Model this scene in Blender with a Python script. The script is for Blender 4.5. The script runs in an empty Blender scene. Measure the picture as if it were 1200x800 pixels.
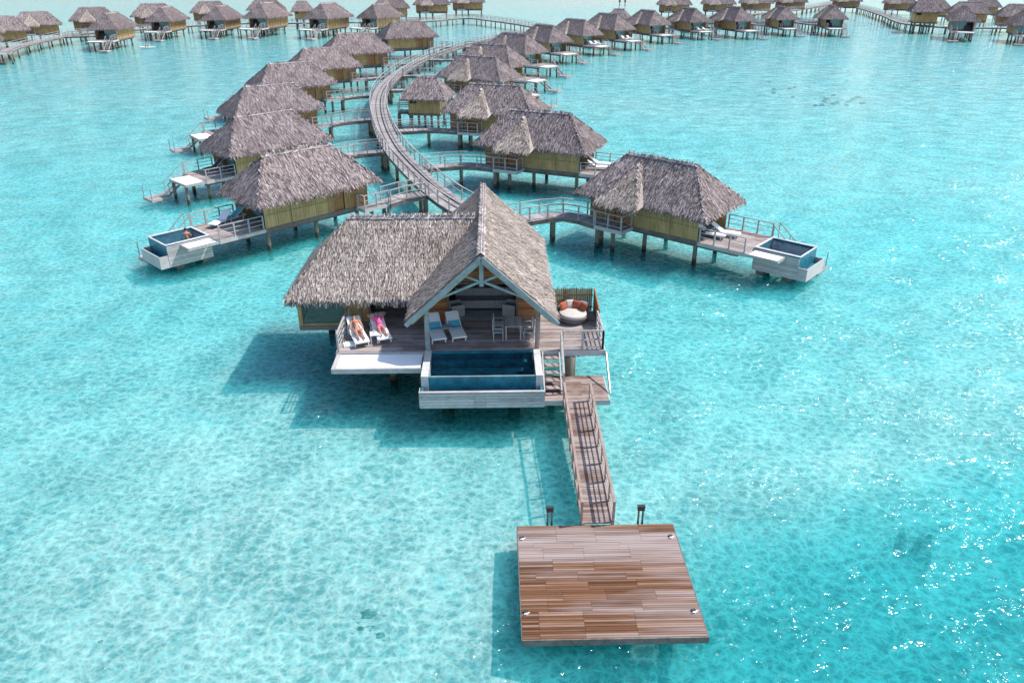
import bpy, math, random
from mathutils import Vector, Matrix, noise as mnoise
R = math.radians
random.seed(11)
scene = bpy.context.scene
COL = scene.collection

# ------------------------------------------------------------------ helpers
class MB:
    """collects shapes that become one mesh object"""
    def __init__(self):
        self.v = []; self.f = []; self.m = []
    def add(self, vs, fs, mi=0):
        o = len(self.v)
        self.v += [tuple(p) for p in vs]
        for f in fs:
            self.f.append(tuple(i + o for i in f)); self.m.append(mi)
    def box(self, x0, x1, y0, y1, z0, z1, mi=0):
        if x0 > x1: x0, x1 = x1, x0
        if y0 > y1: y0, y1 = y1, y0
        if z0 > z1: z0, z1 = z1, z0
        self.add([(x0,y0,z0),(x1,y0,z0),(x1,y1,z0),(x0,y1,z0),(x0,y0,z1),(x1,y0,z1),(x1,y1,z1),(x0,y1,z1)],
                 [(0,3,2,1),(4,5,6,7),(0,1,5,4),(1,2,6,5),(2,3,7,6),(3,0,4,7)], mi)
    def bar(self, a, b, w, h=None, up=(0,0,1), mi=0):
        """rectangular bar from a to b, w across, h in the up direction"""
        h = h or w
        a = Vector(a); b = Vector(b); d = (b - a).normalized(); u = Vector(up)
        if abs(d.dot(u)) > .99: u = Vector((0,1,0))
        s = d.cross(u).normalized(); u = s.cross(d)
        s *= w / 2; u *= h / 2
        vs = [a-s-u, a+s-u, a+s+u, a-s+u, b-s-u, b+s-u, b+s+u, b-s+u]
        self.add(vs, [(0,1,2,3),(7,6,5,4),(0,4,5,1),(1,5,6,2),(2,6,7,3),(3,7,4,0)], mi)
    def tube(self, a, b, r0, r1=None, n=10, mi=0):
        r1 = r0 if r1 is None else r1
        a = Vector(a); b = Vector(b); d = (b - a).normalized()
        u = Vector((0,0,1)) if abs(d.z) < .9 else Vector((1,0,0))
        s = d.cross(u).normalized(); u = s.cross(d)
        vs = []
        for p, r in ((a, r0), (b, r1)):
            for k in range(n):
                t = 2*math.pi*k/n
                vs.append(p + s*(r*math.cos(t)) + u*(r*math.sin(t)))
        fs = [(k, (k+1) % n, n+(k+1) % n, n+k) for k in range(n)]
        fs += [tuple(range(n-1, -1, -1)), tuple(range(n, 2*n))]
        self.add(vs, fs, mi)
    def lathe(self, c, prof, n=28, mi=0):
        vs = []; fs = []
        for (r, z) in prof:
            for k in range(n):
                t = 2*math.pi*k/n
                vs.append((c[0]+r*math.cos(t), c[1]+r*math.sin(t), c[2]+z))
        for i in range(len(prof)-1):
            for k in range(n):
                fs.append((i*n+k, i*n+(k+1) % n, (i+1)*n+(k+1) % n, (i+1)*n+k))
        self.add(vs, fs, mi)
    def poly(self, pts, mi=0):
        self.add(pts, [tuple(range(len(pts)))], mi)
    def slab(self, pts, t, mi=0):
        """planar polygon thickened along its normal (downwards)"""
        p = [Vector(q) for q in pts]
        n = Vector((0,0,0))
        for i in range(len(p)):
            n += (p[i]-p[0]).cross(p[(i+1) % len(p)]-p[0])
        n.normalize()
        if n.z < 0: p.reverse(); n = -n
        k = len(p)
        self.add(p + [q - n*t for q in p],
                 [tuple(range(k)), tuple(range(2*k-1, k-1, -1))] + [(i, k+i, k+(i+1) % k, (i+1) % k) for i in range(k)], mi)
    def mirror(self):
        self.v = [(x,-y,z) for x,y,z in self.v]; self.f = [tuple(reversed(f)) for f in self.f]
        return self
    def mesh(self, name, mats):
        me = bpy.data.meshes.new(name)
        me.from_pydata(self.v, [], self.f)
        if not isinstance(mats, (list, tuple)): mats = [mats]
        for m in mats: me.materials.append(m)
        if len(mats) > 1: me.polygons.foreach_set('material_index', self.m)
        me.update()
        return me
    def build(self, name, mats, parent=None, loc=None, rz=0):
        o = bpy.data.objects.new(name, self.mesh(name, mats))
        COL.objects.link(o)
        if parent: o.parent = parent
        if loc: o.location = loc
        o.rotation_euler.z = rz
        return o

def tag(o, label=None, cat=None, group=None, kind=None):
    if label: o['label'] = label
    if cat: o['category'] = cat
    if group: o['group'] = group
    if kind: o['kind'] = kind
    return o
def empty(name, loc=(0,0,0), rz=0, label=None, cat=None, group=None, scale=1):
    o = bpy.data.objects.new(name, None); COL.objects.link(o)
    o.location = loc; o.rotation_euler.z = rz; o.scale = (scale,)*3
    o.empty_display_size = .3
    return tag(o, label, cat, group)
def kids(o): return [c for c in bpy.data.objects if c.parent is o]
def copy_tree(o, parent=None, tree=None):
    c = o.copy(); COL.objects.link(c); c.parent = parent
    for ch in o.children: copy_tree(ch, c)
    return c
def inst(name, me, parent, loc, rz=0, scale=None):
    o = bpy.data.objects.new(name, me); COL.objects.link(o)
    o.parent = parent; o.location = loc; o.rotation_euler.z = rz
    if scale: o.scale = scale
    return o

# ------------------------------------------------------------------ materials
def newmat(name):
    m = bpy.data.materials.new(name); m.use_nodes = True
    nt = m.node_tree; nt.nodes.clear()
    out = nt.nodes.new('ShaderNodeOutputMaterial')
    return m, nt, out
def N(nt, t, **kw):
    n = nt.nodes.new(t)
    for k, v in kw.items():
        if k in n.inputs.keys(): n.inputs[k].default_value = v
        else: setattr(n, k, v)
    return n
def ramp(nt, fac, stops):
    r = nt.nodes.new('ShaderNodeValToRGB')
    el = r.color_ramp.elements
    while len(el) < len(stops): el.new(.5)
    for e, (p, c) in zip(el, stops):
        e.position = p; e.color = (*c, 1) if len(c) == 3 else c
    nt.links.new(fac, r.inputs[0])
    return r.outputs[0]
def mixc(nt, fac, a, b, mode='MIX'):
    n = nt.nodes.new('ShaderNodeMix'); n.data_type = 'RGBA'; n.blend_type = mode
    for s, v in ((0, fac), (6, a), (7, b)):
        if hasattr(v, 'is_output'): nt.links.new(v, n.inputs[s])
        else: n.inputs[s].default_value = v if s == 0 else (*v, 1)
    return n.outputs[2]
def math_(nt, op, a, b=0., clamp=False):
    n = nt.nodes.new('ShaderNodeMath'); n.operation = op; n.use_clamp = clamp
    for i, v in enumerate((a, b)):
        if hasattr(v, 'is_output'): nt.links.new(v, n.inputs[i])
        else: n.inputs[i].default_value = v
    return n.outputs[0]
def coords(nt, scale=(1,1,1), rot=(0,0,0)):
    tc = nt.nodes.new('ShaderNodeTexCoord'); mp = nt.nodes.new('ShaderNodeMapping')
    mp.inputs['Scale'].default_value = scale; mp.inputs['Rotation'].default_value = rot
    nt.links.new(tc.outputs['Object'], mp.inputs[0])
    return mp.outputs[0]
def noise_(nt, vec, scale, detail=3, rough=.55, dist=0):
    n = nt.nodes.new('ShaderNodeTexNoise')
    n.inputs['Scale'].default_value = scale; n.inputs['Detail'].default_value = detail
    n.inputs['Roughness'].default_value = rough; n.inputs['Distortion'].default_value = dist
    nt.links.new(vec, n.inputs['Vector'])
    return n.outputs[0]
def bump_(nt, h, strength, dist=.02):
    b = nt.nodes.new('ShaderNodeBump'); b.inputs['Strength'].default_value = strength
    b.inputs['Distance'].default_value = dist
    nt.links.new(h, b.inputs['Height'])
    return b.outputs[0]
def island(nt): return nt.nodes.new('ShaderNodeNewGeometry').outputs['Random Per Island']

def wood(name, stops, grain=(1.5, 18, 18), rough=.75, weather=.5, weathcol=(.42,.38,.36), spots=.8, sv=(1,1,1), wr=(.42,.68)):
    """planks: each board its own tone, fine grain along it, greyed weathered patches"""
    m, nt, out = newmat(name)
    p = N(nt, 'ShaderNodeBsdfPrincipled', Roughness=rough); p.inputs['Specular IOR Level'].default_value = .15
    base = ramp(nt, island(nt), stops)
    g = noise_(nt, coords(nt, grain), 1.6, 5, .65)
    c = mixc(nt, .75, base, ramp(nt, g, [(.28, (.45,.42,.4)), (.72, (1.25,1.22,1.2))]), 'MULTIPLY')
    w = noise_(nt, coords(nt, sv), spots, 4, .6)
    wm = ramp(nt, w, [(wr[0], (0,0,0)), (wr[1], (weather,)*3)])
    c = mixc(nt, wm, c, weathcol)
    nt.links.new(c, p.inputs['Base Color'])
    nt.links.new(bump_(nt, g, .5, .01), p.inputs['Normal'])
    nt.links.new(p.outputs[0], out.inputs[0])
    return m
def plain(name, col, rough=.6, var=.15, scale=6, metallic=0, spec=.4):
    m, nt, out = newmat(name)
    p = N(nt, 'ShaderNodeBsdfPrincipled', Roughness=rough, Metallic=metallic); p.inputs['Specular IOR Level'].default_value = spec
    n = noise_(nt, coords(nt), scale, 4, .6)
    c = mixc(nt, 1., col, ramp(nt, n, [(.3, (1-var,)*3), (.7, (1+var,)*3)]), 'MULTIPLY')
    nt.links.new(c, p.inputs['Base Color'])
    nt.links.new(bump_(nt, n, .15, .01), p.inputs['Normal'])
    nt.links.new(p.outputs[0], out.inputs[0])
    return m
def thatch_mat(name, stops):
    m, nt, out = newmat(name)
    p = N(nt, 'ShaderNodeBsdfPrincipled', Roughness=.95); p.inputs['Specular IOR Level'].default_value = .1
    base = ramp(nt, island(nt), stops)
    big = noise_(nt, coords(nt), .55, 4, .6)
    oi = nt.nodes.new('ShaderNodeObjectInfo')
    base = mixc(nt, 1., base, ramp(nt, oi.outputs['Random'], [(0, (.88,.87,.87)), (.5, (1,1,1)), (1, (1.08,1.07,1.04))]), 'MULTIPLY')
    c = mixc(nt, .8, base, ramp(nt, big, [(.3, (.72,.7,.7)), (.7, (1.22,1.2,1.2))]), 'MULTIPLY')
    fine = noise_(nt, coords(nt, (7,7,1.5)), 4, 3, .6)
    c = mixc(nt, .6, c, ramp(nt, fine, [(.3, (.6,.6,.6)), (.7, (1.3,1.28,1.25))]), 'MULTIPLY')
    nt.links.new(c, p.inputs['Base Color'])
    nt.links.new(bump_(nt, fine, .6, .03), p.inputs['Normal'])
    nt.links.new(p.outputs[0], out.inputs[0])
    return m
def bamboo(name, stops, axis='x'):
    """split-bamboo wall: vertical canes of slightly different olive"""
    m, nt, out = newmat(name)
    p = N(nt, 'ShaderNodeBsdfPrincipled', Roughness=.6)
    v = coords(nt, (1,1,.06))
    n1 = noise_(nt, v, 9, 3, .7)
    c = ramp(nt, n1, stops)
    d = noise_(nt, coords(nt), .9, 3)
    c = mixc(nt, .6, c, ramp(nt, d, [(.35, (.7,.7,.66)), (.65, (1.2,1.18,1.15))]), 'MULTIPLY')
    nt.links.new(c, p.inputs['Base Color'])
    nt.links.new(bump_(nt, n1, .6, .02), p.inputs['Normal'])
    nt.links.new(p.outputs[0], out.inputs[0])
    return m

M = {}
M['thatch_pale'] = thatch_mat('pale_thatch', [(0, (.13,.098,.078)), (.3, (.31,.26,.225)), (.65, (.47,.405,.365)), (1, (.70,.62,.565))])  # paler, warmer thatch for the villa roofs and the bungalow gablets
M['thatch_old'] = thatch_mat('grey_thatch', [(0, (.08,.062,.06)), (.35, (.20,.165,.165)), (.7, (.34,.285,.285)), (1, (.52,.45,.45))])
M['ridge'] = thatch_mat('ridge_thatch', [(0, (.28,.25,.25)), (1, (.50,.45,.45))])
M['deck'] = wood('silvered_deck_boards', [(0, (.20,.155,.14)), (.5, (.31,.255,.235)), (1, (.42,.36,.34))], (1.2,16,16), weather=.55, weathcol=(.45,.40,.39))
M['dock'] = wood('wet_and_dry_dock_boards', [(0, (.085,.038,.018)), (.35, (.155,.073,.038)), (.7, (.215,.113,.064)), (1, (.31,.205,.155))], (.7,26,26), weather=.85, weathcol=(.35,.29,.275), spots=.8, wr=(.47,.66), sv=(.10,1,1))
M['gangway'] = wood('gangway_boards', [(0, (.14,.085,.065)), (.5, (.24,.165,.14)), (1, (.35,.28,.25))], (3,16,16), weather=.5)
M['jetty'] = wood('grey_jetty_boards', [(0, (.20,.18,.18)), (.5, (.31,.28,.28)), (1, (.42,.39,.39))], (4,4,4), weather=.4, weathcol=(.46,.44,.44))
M['rail'] = wood('pale_rail_timber', [(0, (.30,.275,.27)), (1, (.48,.455,.44))], (5,5,5), weather=.3)
M['brownrail'] = wood('brown_rail_timber', [(0, (.22,.14,.11)), (1, (.42,.32,.28))], (5,5,5), weather=.4)
M['beam'] = wood('dark_bearer_timber', [(0, (.10,.08,.07)), (1, (.19,.16,.14))], (3,3,3), weather=.2)
def pile_mat():
    m, nt, out = newmat('weathered_pile')
    p = N(nt, 'ShaderNodeBsdfPrincipled', Roughness=.8)
    n = noise_(nt, coords(nt), 3, 4, .6)
    c = mixc(nt, 1., (.17,.145,.11), ramp(nt, n, [(.3, (.65,.65,.65)), (.7, (1.3,1.3,1.3))]), 'MULTIPLY')
    gp = nt.nodes.new('ShaderNodeNewGeometry'); sp = nt.nodes.new('ShaderNodeSeparateXYZ'); nt.links.new(gp.outputs['Position'], sp.inputs[0])
    wob = math_(nt, 'ADD', sp.outputs[2], math_(nt, 'MULTIPLY', noise_(nt, gp.outputs['Position'], 6, 3), .25))
    tide = ramp(nt, math_(nt, 'MULTIPLY', wob, .5), [(.40, (1,1,1)), (.46, (0,0,0))])      # algae and wet wood below the tide mark
    c = mixc(nt, tide, c, (.035,.036,.022))
    nt.links.new(c, p.inputs['Base Color']); nt.links.new(bump_(nt, n, .3, .01), p.inputs['Normal'])
    nt.links.new(p.outputs[0], out.inputs[0]); return m
M['pile'] = pile_mat()
M['olive'] = bamboo('olive_bamboo', [(.25, (.24,.145,.05)), (.5, (.42,.25,.10)), (.75, (.55,.35,.16))])
M['orange'] = bamboo('honey_boards', [(.25, (.22,.095,.03)), (.5, (.36,.17,.06)), (.75, (.46,.24,.10))])
M['siding'] = wood('honey_siding', [(0, (.25,.10,.042)), (.5, (.35,.155,.065)), (1, (.44,.215,.095))], (2,14,14), weather=.1)
M['screen'] = wood('bamboo_screen', [(0, (.19,.135,.05)), (.5, (.33,.25,.11)), (1, (.46,.36,.18))], (14,14,2), weather=.15)
M['greyboard'] = wood('grey_cladding', [(0, (.36,.34,.33)), (1, (.52,.50,.49))], (2,14,14), weather=.35, weathcol=(.6,.58,.57))
M['trim'] = plain('pale_painted_trim', (.24,.285,.285), .6, .25, 3)
M['white'] = plain('white_sling', (.78,.78,.78), .7, .06)
M['netting'] = plain('white_netting', (.80,.80,.80), .8, .06, 12)
M['bluefab'] = plain('pale_blue_towel', (.10,.38,.52), .9, .1)
M['bedblue'] = plain('periwinkle_bedcover', (.22,.30,.62), .9, .1)
M['greyfab'] = plain('grey_fabric', (.33,.34,.36), .9, .1)
M['cream'] = plain('cream_cushion', (.50,.45,.40), .9, .06)
M['wicker'] = plain('grey_wicker', (.13,.12,.12), .8, .4, 40)
M['rust'] = plain('rust_cushion', (.36,.09,.045), .9, .1)
M['charcoal'] = plain('charcoal_fabric', (.05,.05,.055), .9, .1)
M['coping'] = plain('pale_stone_coping', (.50,.49,.48), .7, .2, 5)
M['tile'] = plain('blue_pool_tile', (.02,.15,.205), .35, .45, 3)
M['void'] = plain('dark_infill', (.02,.018,.018), .9, .1)
M['metal'] = plain('galvanised_metal', (.35,.35,.36), .4, .1, 8, .7)
M['darkmetal'] = plain('dark_metal', (.05,.05,.05), .5, .1, 8, .3)
M['solar'] = plain('solar_cells', (.012,.02,.055), .15, .2, 20)
M['skin'] = plain('skin', (.42,.21,.14), .55, .06)
M['hair'] = plain('dark_hair', (.03,.02,.015), .7, .2)
M['pink'] = plain('pink_cloth', (.72,.10,.28), .85, .06)
M['coral_cloth'] = plain('orange_cloth', (.75,.18,.08), .85, .06)
M['reef'] = plain('reef_rock', (.13,.15,.13), .95, .6, 6)
M['darkreef'] = plain('dark_reef_rock', (.035,.045,.045), .95, .4, 3)
M['lip'] = plain('lip', (.30,.09,.08), .5, .05)

def glass_mat(name, tint, ior=1.5):
    m, nt, out = newmat(name)
    t = N(nt, 'ShaderNodeBsdfTransparent'); t.inputs[0].default_value = (*tint, 1)
    g = N(nt, 'ShaderNodeBsdfGlossy'); g.inputs['Roughness'].default_value = .02
    f = N(nt, 'ShaderNodeFresnel'); f.inputs[0].default_value = ior
    mx = N(nt, 'ShaderNodeMixShader')
    nt.links.new(f.outputs[0], mx.inputs[0]); nt.links.new(t.outputs[0], mx.inputs[1]); nt.links.new(g.outputs[0], mx.inputs[2])
    nt.links.new(mx.outputs[0], out.inputs[0])
    return m
M['glass'] = glass_mat('window_glass', (.90,.97,.96))

def water_mat(name, tint, wave, caust, volume=None, patch=True):
    m, nt, out = newmat(name)
    v = coords(nt)
    n1 = noise_(nt, coords(nt, (1,1.5,1), (0,0,R(-20))), .5, 3, .5)
    n2 = noise_(nt, coords(nt, (1,1.6,1), (0,0,R(-28))), 2.2, 2, .5)
    h = math_(nt, 'MULTIPLY', n1, 1.8)
    n3 = math_(nt, 'MULTIPLY', n2, .92)
    if patch:
        gust = ramp(nt, noise_(nt, v, .42, 3, .55, .4), [(.42, (.16,.16,.16)), (.7, (2.1,2.1,2.1))])
        n3 = math_(nt, 'MULTIPLY', n3, gust)
    h = math_(nt, 'ADD', h, n3)
    b = bump_(nt, h, 1., wave); bf = bump_(nt, h, .25, wave)
    g = N(nt, 'ShaderNodeBsdfGlossy'); g.inputs['Roughness'].default_value = .09
    f = N(nt, 'ShaderNodeFresnel'); f.inputs[0].default_value = 1.24
    nt.links.new(b, g.inputs['Normal']); nt.links.new(bf, f.inputs['Normal'])
    t = N(nt, 'ShaderNodeBsdfTransparent')
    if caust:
        # caustic light web painted into the surface tint, in place of refraction
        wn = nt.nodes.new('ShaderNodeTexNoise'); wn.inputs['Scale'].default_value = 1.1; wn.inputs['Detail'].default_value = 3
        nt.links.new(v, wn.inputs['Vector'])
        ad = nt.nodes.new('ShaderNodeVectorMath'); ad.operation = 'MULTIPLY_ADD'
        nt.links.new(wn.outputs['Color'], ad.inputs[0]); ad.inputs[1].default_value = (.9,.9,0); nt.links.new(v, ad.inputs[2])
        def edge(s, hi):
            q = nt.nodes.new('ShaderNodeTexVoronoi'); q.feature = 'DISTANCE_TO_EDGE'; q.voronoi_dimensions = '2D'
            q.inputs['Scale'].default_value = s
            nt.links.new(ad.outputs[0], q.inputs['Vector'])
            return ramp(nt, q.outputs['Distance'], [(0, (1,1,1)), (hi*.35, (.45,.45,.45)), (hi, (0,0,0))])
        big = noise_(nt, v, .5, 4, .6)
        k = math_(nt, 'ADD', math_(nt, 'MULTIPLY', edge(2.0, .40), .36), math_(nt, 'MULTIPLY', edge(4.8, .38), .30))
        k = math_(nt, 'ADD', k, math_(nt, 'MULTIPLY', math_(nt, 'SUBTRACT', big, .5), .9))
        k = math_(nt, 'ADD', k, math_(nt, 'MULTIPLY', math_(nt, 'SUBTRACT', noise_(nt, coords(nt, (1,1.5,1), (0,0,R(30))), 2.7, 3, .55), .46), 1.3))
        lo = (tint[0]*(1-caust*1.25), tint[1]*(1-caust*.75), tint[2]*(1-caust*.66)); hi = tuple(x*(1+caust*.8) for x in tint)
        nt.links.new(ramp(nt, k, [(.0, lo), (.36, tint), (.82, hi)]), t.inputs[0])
    else:
        t.inputs[0].default_value = (*tint, 1)
    mx = N(nt, 'ShaderNodeMixShader')
    nt.links.new(f.outputs[0], mx.inputs[0]); nt.links.new(t.outputs[0], mx.inputs[1]); nt.links.new(g.outputs[0], mx.inputs[2])
    nt.links.new(mx.outputs[0], out.inputs[0])
    if volume:
        va = N(nt, 'ShaderNodeVolumeAbsorption'); va.inputs['Color'].default_value = (*volume[0], 1); va.inputs['Density'].default_value = volume[1]
        vsc = N(nt, 'ShaderNodeVolumeScatter'); vsc.inputs['Color'].default_value = (.18,.94,1,1); vsc.inputs['Density'].default_value = volume[2]; vsc.inputs['Anisotropy'].default_value = .2
        ad_ = N(nt, 'ShaderNodeAddShader'); nt.links.new(va.outputs[0], ad_.inputs[0]); nt.links.new(vsc.outputs[0], ad_.inputs[1])
        nt.links.new(ad_.outputs[0], out.inputs['Volume'])
    return m
# absorption per metre = density * (1 - colour)
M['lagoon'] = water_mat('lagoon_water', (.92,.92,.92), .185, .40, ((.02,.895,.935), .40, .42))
M['poolwater'] = water_mat('pool_water', (.86,.96,.98), .03, .2, None, False)

def sand_mat():
    m, nt, out = newmat('white_coral_sand')
    p = N(nt, 'ShaderNodeBsdfPrincipled', Roughness=.95); p.inputs['Specular IOR Level'].default_value = 0
    v = coords(nt)
    a = noise_(nt, v, .22, 5, .6)
    b = noise_(nt, coords(nt, (1,1.6,1), (0,0,R(35))), 1.5, 5, .65, 1.2)
    c = ramp(nt, a, [(.3, (.46,.44,.42)), (.7, (.57,.545,.52))])
    c = mixc(nt, .9, c, ramp(nt, b, [(.3, (.90,.91,.91)), (.65, (1.03,1.02,1.01))]), 'MULTIPLY')
    nt.links.new(c, p.inputs['Base Color'])
    nt.links.new(bump_(nt, b, .25, .06), p.inputs['Normal'])
    nt.links.new(p.outputs[0], out.inputs[0])
    return m
M['sand'] = sand_mat()

# ------------------------------------------------------------------ lagoon: seabed and water
def sm(a, b, x):
    t = min(1, max(0, (x-a)/(b-a))); return t*t*(3-2*t)
WZ = .45                                                             # water level
def depth(x, y):
    tab = [(-60,.95),(5,.95),(20,.85),(36,.90),(70,.64),(120,.36),(200,.26),(300,.20),(420,.1),(520,.08),(3000,.08)]
    d = tab[-1][1]
    for (y0,d0),(y1,d1) in zip(tab, tab[1:]):
        if y0 <= y <= y1: d = d0+(d1-d0)*(y-y0)/(y1-y0); break
    d += 7.5*sm(-1, 9, x)*(1-sm(10, 22, y-.35*x))
    d += .35*d*mnoise.noise(Vector((x*.05, y*.05, 3.)))+.12*d*mnoise.noise(Vector((x*.35, y*.35, 7.)))
    if y > 330: d -= .12*sm(330,420,y)*sm(-20,40,x)*(1-sm(90,140,x))
    return max(.05, d)
ys = [-60, -30, -10]
y = 0.
while y < 1400: ys.append(y); y += max(.8, y*.022)
xs = [-1300,-800,-500,-350,-250,-180]
x = -140.
while x <= 160: xs.append(x); x += 1.6 if abs(x) < 40 else 4
xs += [190,250,350,500,800,1300]
mb = MB()
mb.v = [(x,y,WZ-depth(x,y)) for y in ys for x in xs]
nx = len(xs)
mb.f = [(j*nx+i, j*nx+i+1, (j+1)*nx+i+1, (j+1)*nx+i) for j in range(len(ys)-1) for i in range(nx-1)]
sb = mb.build('seabed', M['sand']); tag(sb, kind='structure')
for p in sb.data.polygons: p.use_smooth = True
mb = MB(); mb.box(-1500,1500,-100,1500,-9,WZ)
tag(mb.build('lagoon_water', M['lagoon']), kind='structure')

# ------------------------------------------------------------------ thatch
def rnd(a, b): return a+(b-a)*random.random()
def thatch(mb, faces, per_m2, ln=.55, wd=.085, keep=None, eaves=(), fringe=14):
    """loose leaf blades over the roof planes, and a ragged fringe along the eaves"""
    for poly in faces:
        P = [Vector(p) for p in poly]
        for i in range(1, len(P)-1):
            a, b, c = P[0], P[i], P[i+1]
            n = (b-a).cross(c-a); area = n.length/2
            if area < 1e-6: continue
            n.normalize()
            if n.z < 0: n = -n
            down = Vector((0,0,-1)); down = (down - n*down.dot(n)).normalized(); side = down.cross(n)
            for _ in range(int(area*per_m2)):
                u, v = random.random(), random.random()
                if u+v > 1: u, v = 1-u, 1-v
                p = a+(b-a)*u+(c-a)*v
                if random.random() < .6:                             # leaves are laid in courses up the slope
                    q = p.dot(down); p = p+down*(round(q/.26)*.26-q+random.gauss(0,.035))
                if keep and not keep(p): continue
                t = random.gauss(0, .17); d = down*math.cos(t)+side*math.sin(t); s = d.cross(n)
                l = ln*rnd(.6,1.25); w = wd*rnd(.5,1.3)/2
                p0 = p - d*l*.5 + n*.015; p1 = p + d*l*.5 + n*rnd(.02,.085)
                mb.add([p0-s*w, p0+s*w, p1+s*w*.55, p1-s*w*.55], [(0,1,2,3)])
    for (a, b, dn) in eaves:
        a, b = Vector(a), Vector(b); dn = Vector(dn).normalized(); L = (b-a).length; al = (b-a).normalized()
        for _ in range(int(L*fringe)):
            p = a+al*rnd(0,L)
            if keep and not keep(p): continue
            d = (dn+al*random.gauss(0,.16)+Vector((0,0,-rnd(0,.55)))).normalized()
            l = rnd(.08,.26); w = rnd(.018,.04)
            p0 = p-d*.18+Vector((0,0,rnd(-.16,.07))); p1 = p0+d*(l+.15)
            mb.add([p0-al*w, p0+al*w, p1+al*w*.4, p1-al*w*.4], [(0,1,2,3)])
def ridge_strip(a, b, w=.2, n=None):
    mb = MB(); a, b = Vector(a), Vector(b); L = (b-a).length; d = (b-a)/L
    s = d.cross(Vector((0,0,1))).normalized()
    k = max(3, int(L/.35))
    for i in range(k):
        p = a+d*(L*i/k); q = a+d*(L*(i+1)/k+.05); z = Vector((0,0,rnd(.04,.06))); ww = w*rnd(.85,1.2)
        dz = Vector((0,0,-.75*ww))
        mb.add([p-s*ww+dz+z, p+z, p+s*ww+dz+z, q-s*ww+dz+z, q+z*.8, q+s*ww+dz+z], [(0,1,4,3),(1,2,5,4)])
    return mb

# ------------------------------------------------------------------ people
def skin_body(name, V, E, parent=None, mat=None, sub=2):
    """V: key -> (co, radius or (rx,ry)); E: edges; root = first key"""
    me = bpy.data.meshes.new(name); keys = list(V)
    me.from_pydata([V[k][0] for k in keys], [(keys.index(a), keys.index(b)) for a, b in E], [])
    o = bpy.data.objects.new(name, me); COL.objects.link(o)
    if parent: o.parent = parent
    md = o.modifiers.new('Skin', 'SKIN'); md.use_smooth_shade = True; md.branch_smoothing = .4
    sv = me.skin_vertices[0].data if me.skin_vertices else None
    if sv is None:
        return o
    for i, k in enumerate(keys):
        r = V[k][1]; sv[i].radius = r if isinstance(r, tuple) else (r, r)
        sv[i].use_root = (i == 0)
    s = o.modifiers.new('Sub', 'SUBSURF'); s.levels = sub; s.render_levels = sub
    me.materials.append(mat or M['skin'])
    return o
def chain(keys): return list(zip(keys, keys[1:]))
def add_hand(V, E, wrist, tag_, d, side, up, s=1.):
    d = Vector(d).normalized(); side = Vector(side).normalized(); up = Vector(up).normalized()
    w = Vector(V[wrist][0]); pm = w+d*.05*s
    V['palm'+tag_] = (tuple(pm), (.032*s,.018*s)); E.append((wrist, 'palm'+tag_))
    for i, (o, l) in enumerate(((-.03,.062),(-.01,.075),(.01,.07),(.03,.055))):
        a = pm+d*.035*s+side*o*s; b = a+d*l*.55*s-up*.006*s; c = a+d*l*s-up*.022*s
        ks = ['f%d%s%d' % (i,tag_,j) for j in range(3)]
        for k, q, r in zip(ks, (a,b,c), (.010,.009,.008)): V[k] = (tuple(q), r*s)
        E += [('palm'+tag_, ks[0])]+chain(ks)
    a = pm-d*.015*s-side*.035*s; b = a+(d*.7-side*.7).normalized()*.035*s
    V['t0'+tag_] = (tuple(a), .011*s); V['t1'+tag_] = (tuple(b), .009*s)
    E += [('palm'+tag_,'t0'+tag_),('t0'+tag_,'t1'+tag_)]
def ellipsoid(mb, c, r, n=14, m=9, rot=None, zmin=-1, mi=0):
    vs = []; fs = []
    for i in range(m+1):
        a = -math.pi/2+math.pi*i/m
        for k in range(n):
            t = 2*math.pi*k/n
            p = Vector((r[0]*math.cos(a)*math.cos(t), r[1]*math.cos(a)*math.sin(t), r[2]*max(math.sin(a), zmin)))
            if rot: p = rot @ p
            vs.append(Vector(c)+p)
    for i in range(m):
        for k in range(n):
            fs.append((i*n+k, i*n+(k+1) % n, (i+1)*n+(k+1) % n, (i+1)*n+k))
    mb.add(vs, fs, mi)
def head(parent, c, up, face, hair_len=.0):
    """head features: hair, eyes, nose, mouth, ears round a head centre"""
    c = Vector(c); up = Vector(up).normalized(); face = Vector(face); face = (face-up*face.dot(up)).normalized(); sd = up.cross(face)
    rot = Matrix((sd, face, up)).transposed()
    mb = MB(); ellipsoid(mb, c+up*.035-face*.028, (.088,.098,.098), rot=rot)
    if hair_len: ellipsoid(mb, c-up*.10-face*.07, (.08,.05,hair_len), rot=rot)
    mb.build('hair', M['hair'], parent)
    for s in (-1, 1):
        mb = MB(); ellipsoid(mb, c+sd*.032*s+face*.088+up*.0, (.014,.009,.009), 8, 6, rot); mb.build('eye', M['charcoal'], parent)
        mb = MB(); ellipsoid(mb, c+sd*.08*s-up*.005, (.012,.024,.034), 8, 6, rot); mb.build('ear', M['skin'], parent)
    mb = MB(); ellipsoid(mb, c+face*.103-up*.022, (.013,.018,.026), 8, 6, rot); mb.build('nose', M['skin'], parent)
    mb = MB(); ellipsoid(mb, c+face*.088-up*.06, (.026,.01,.009), 8, 6, rot); mb.build('mouth', M['lip'], parent)

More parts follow.
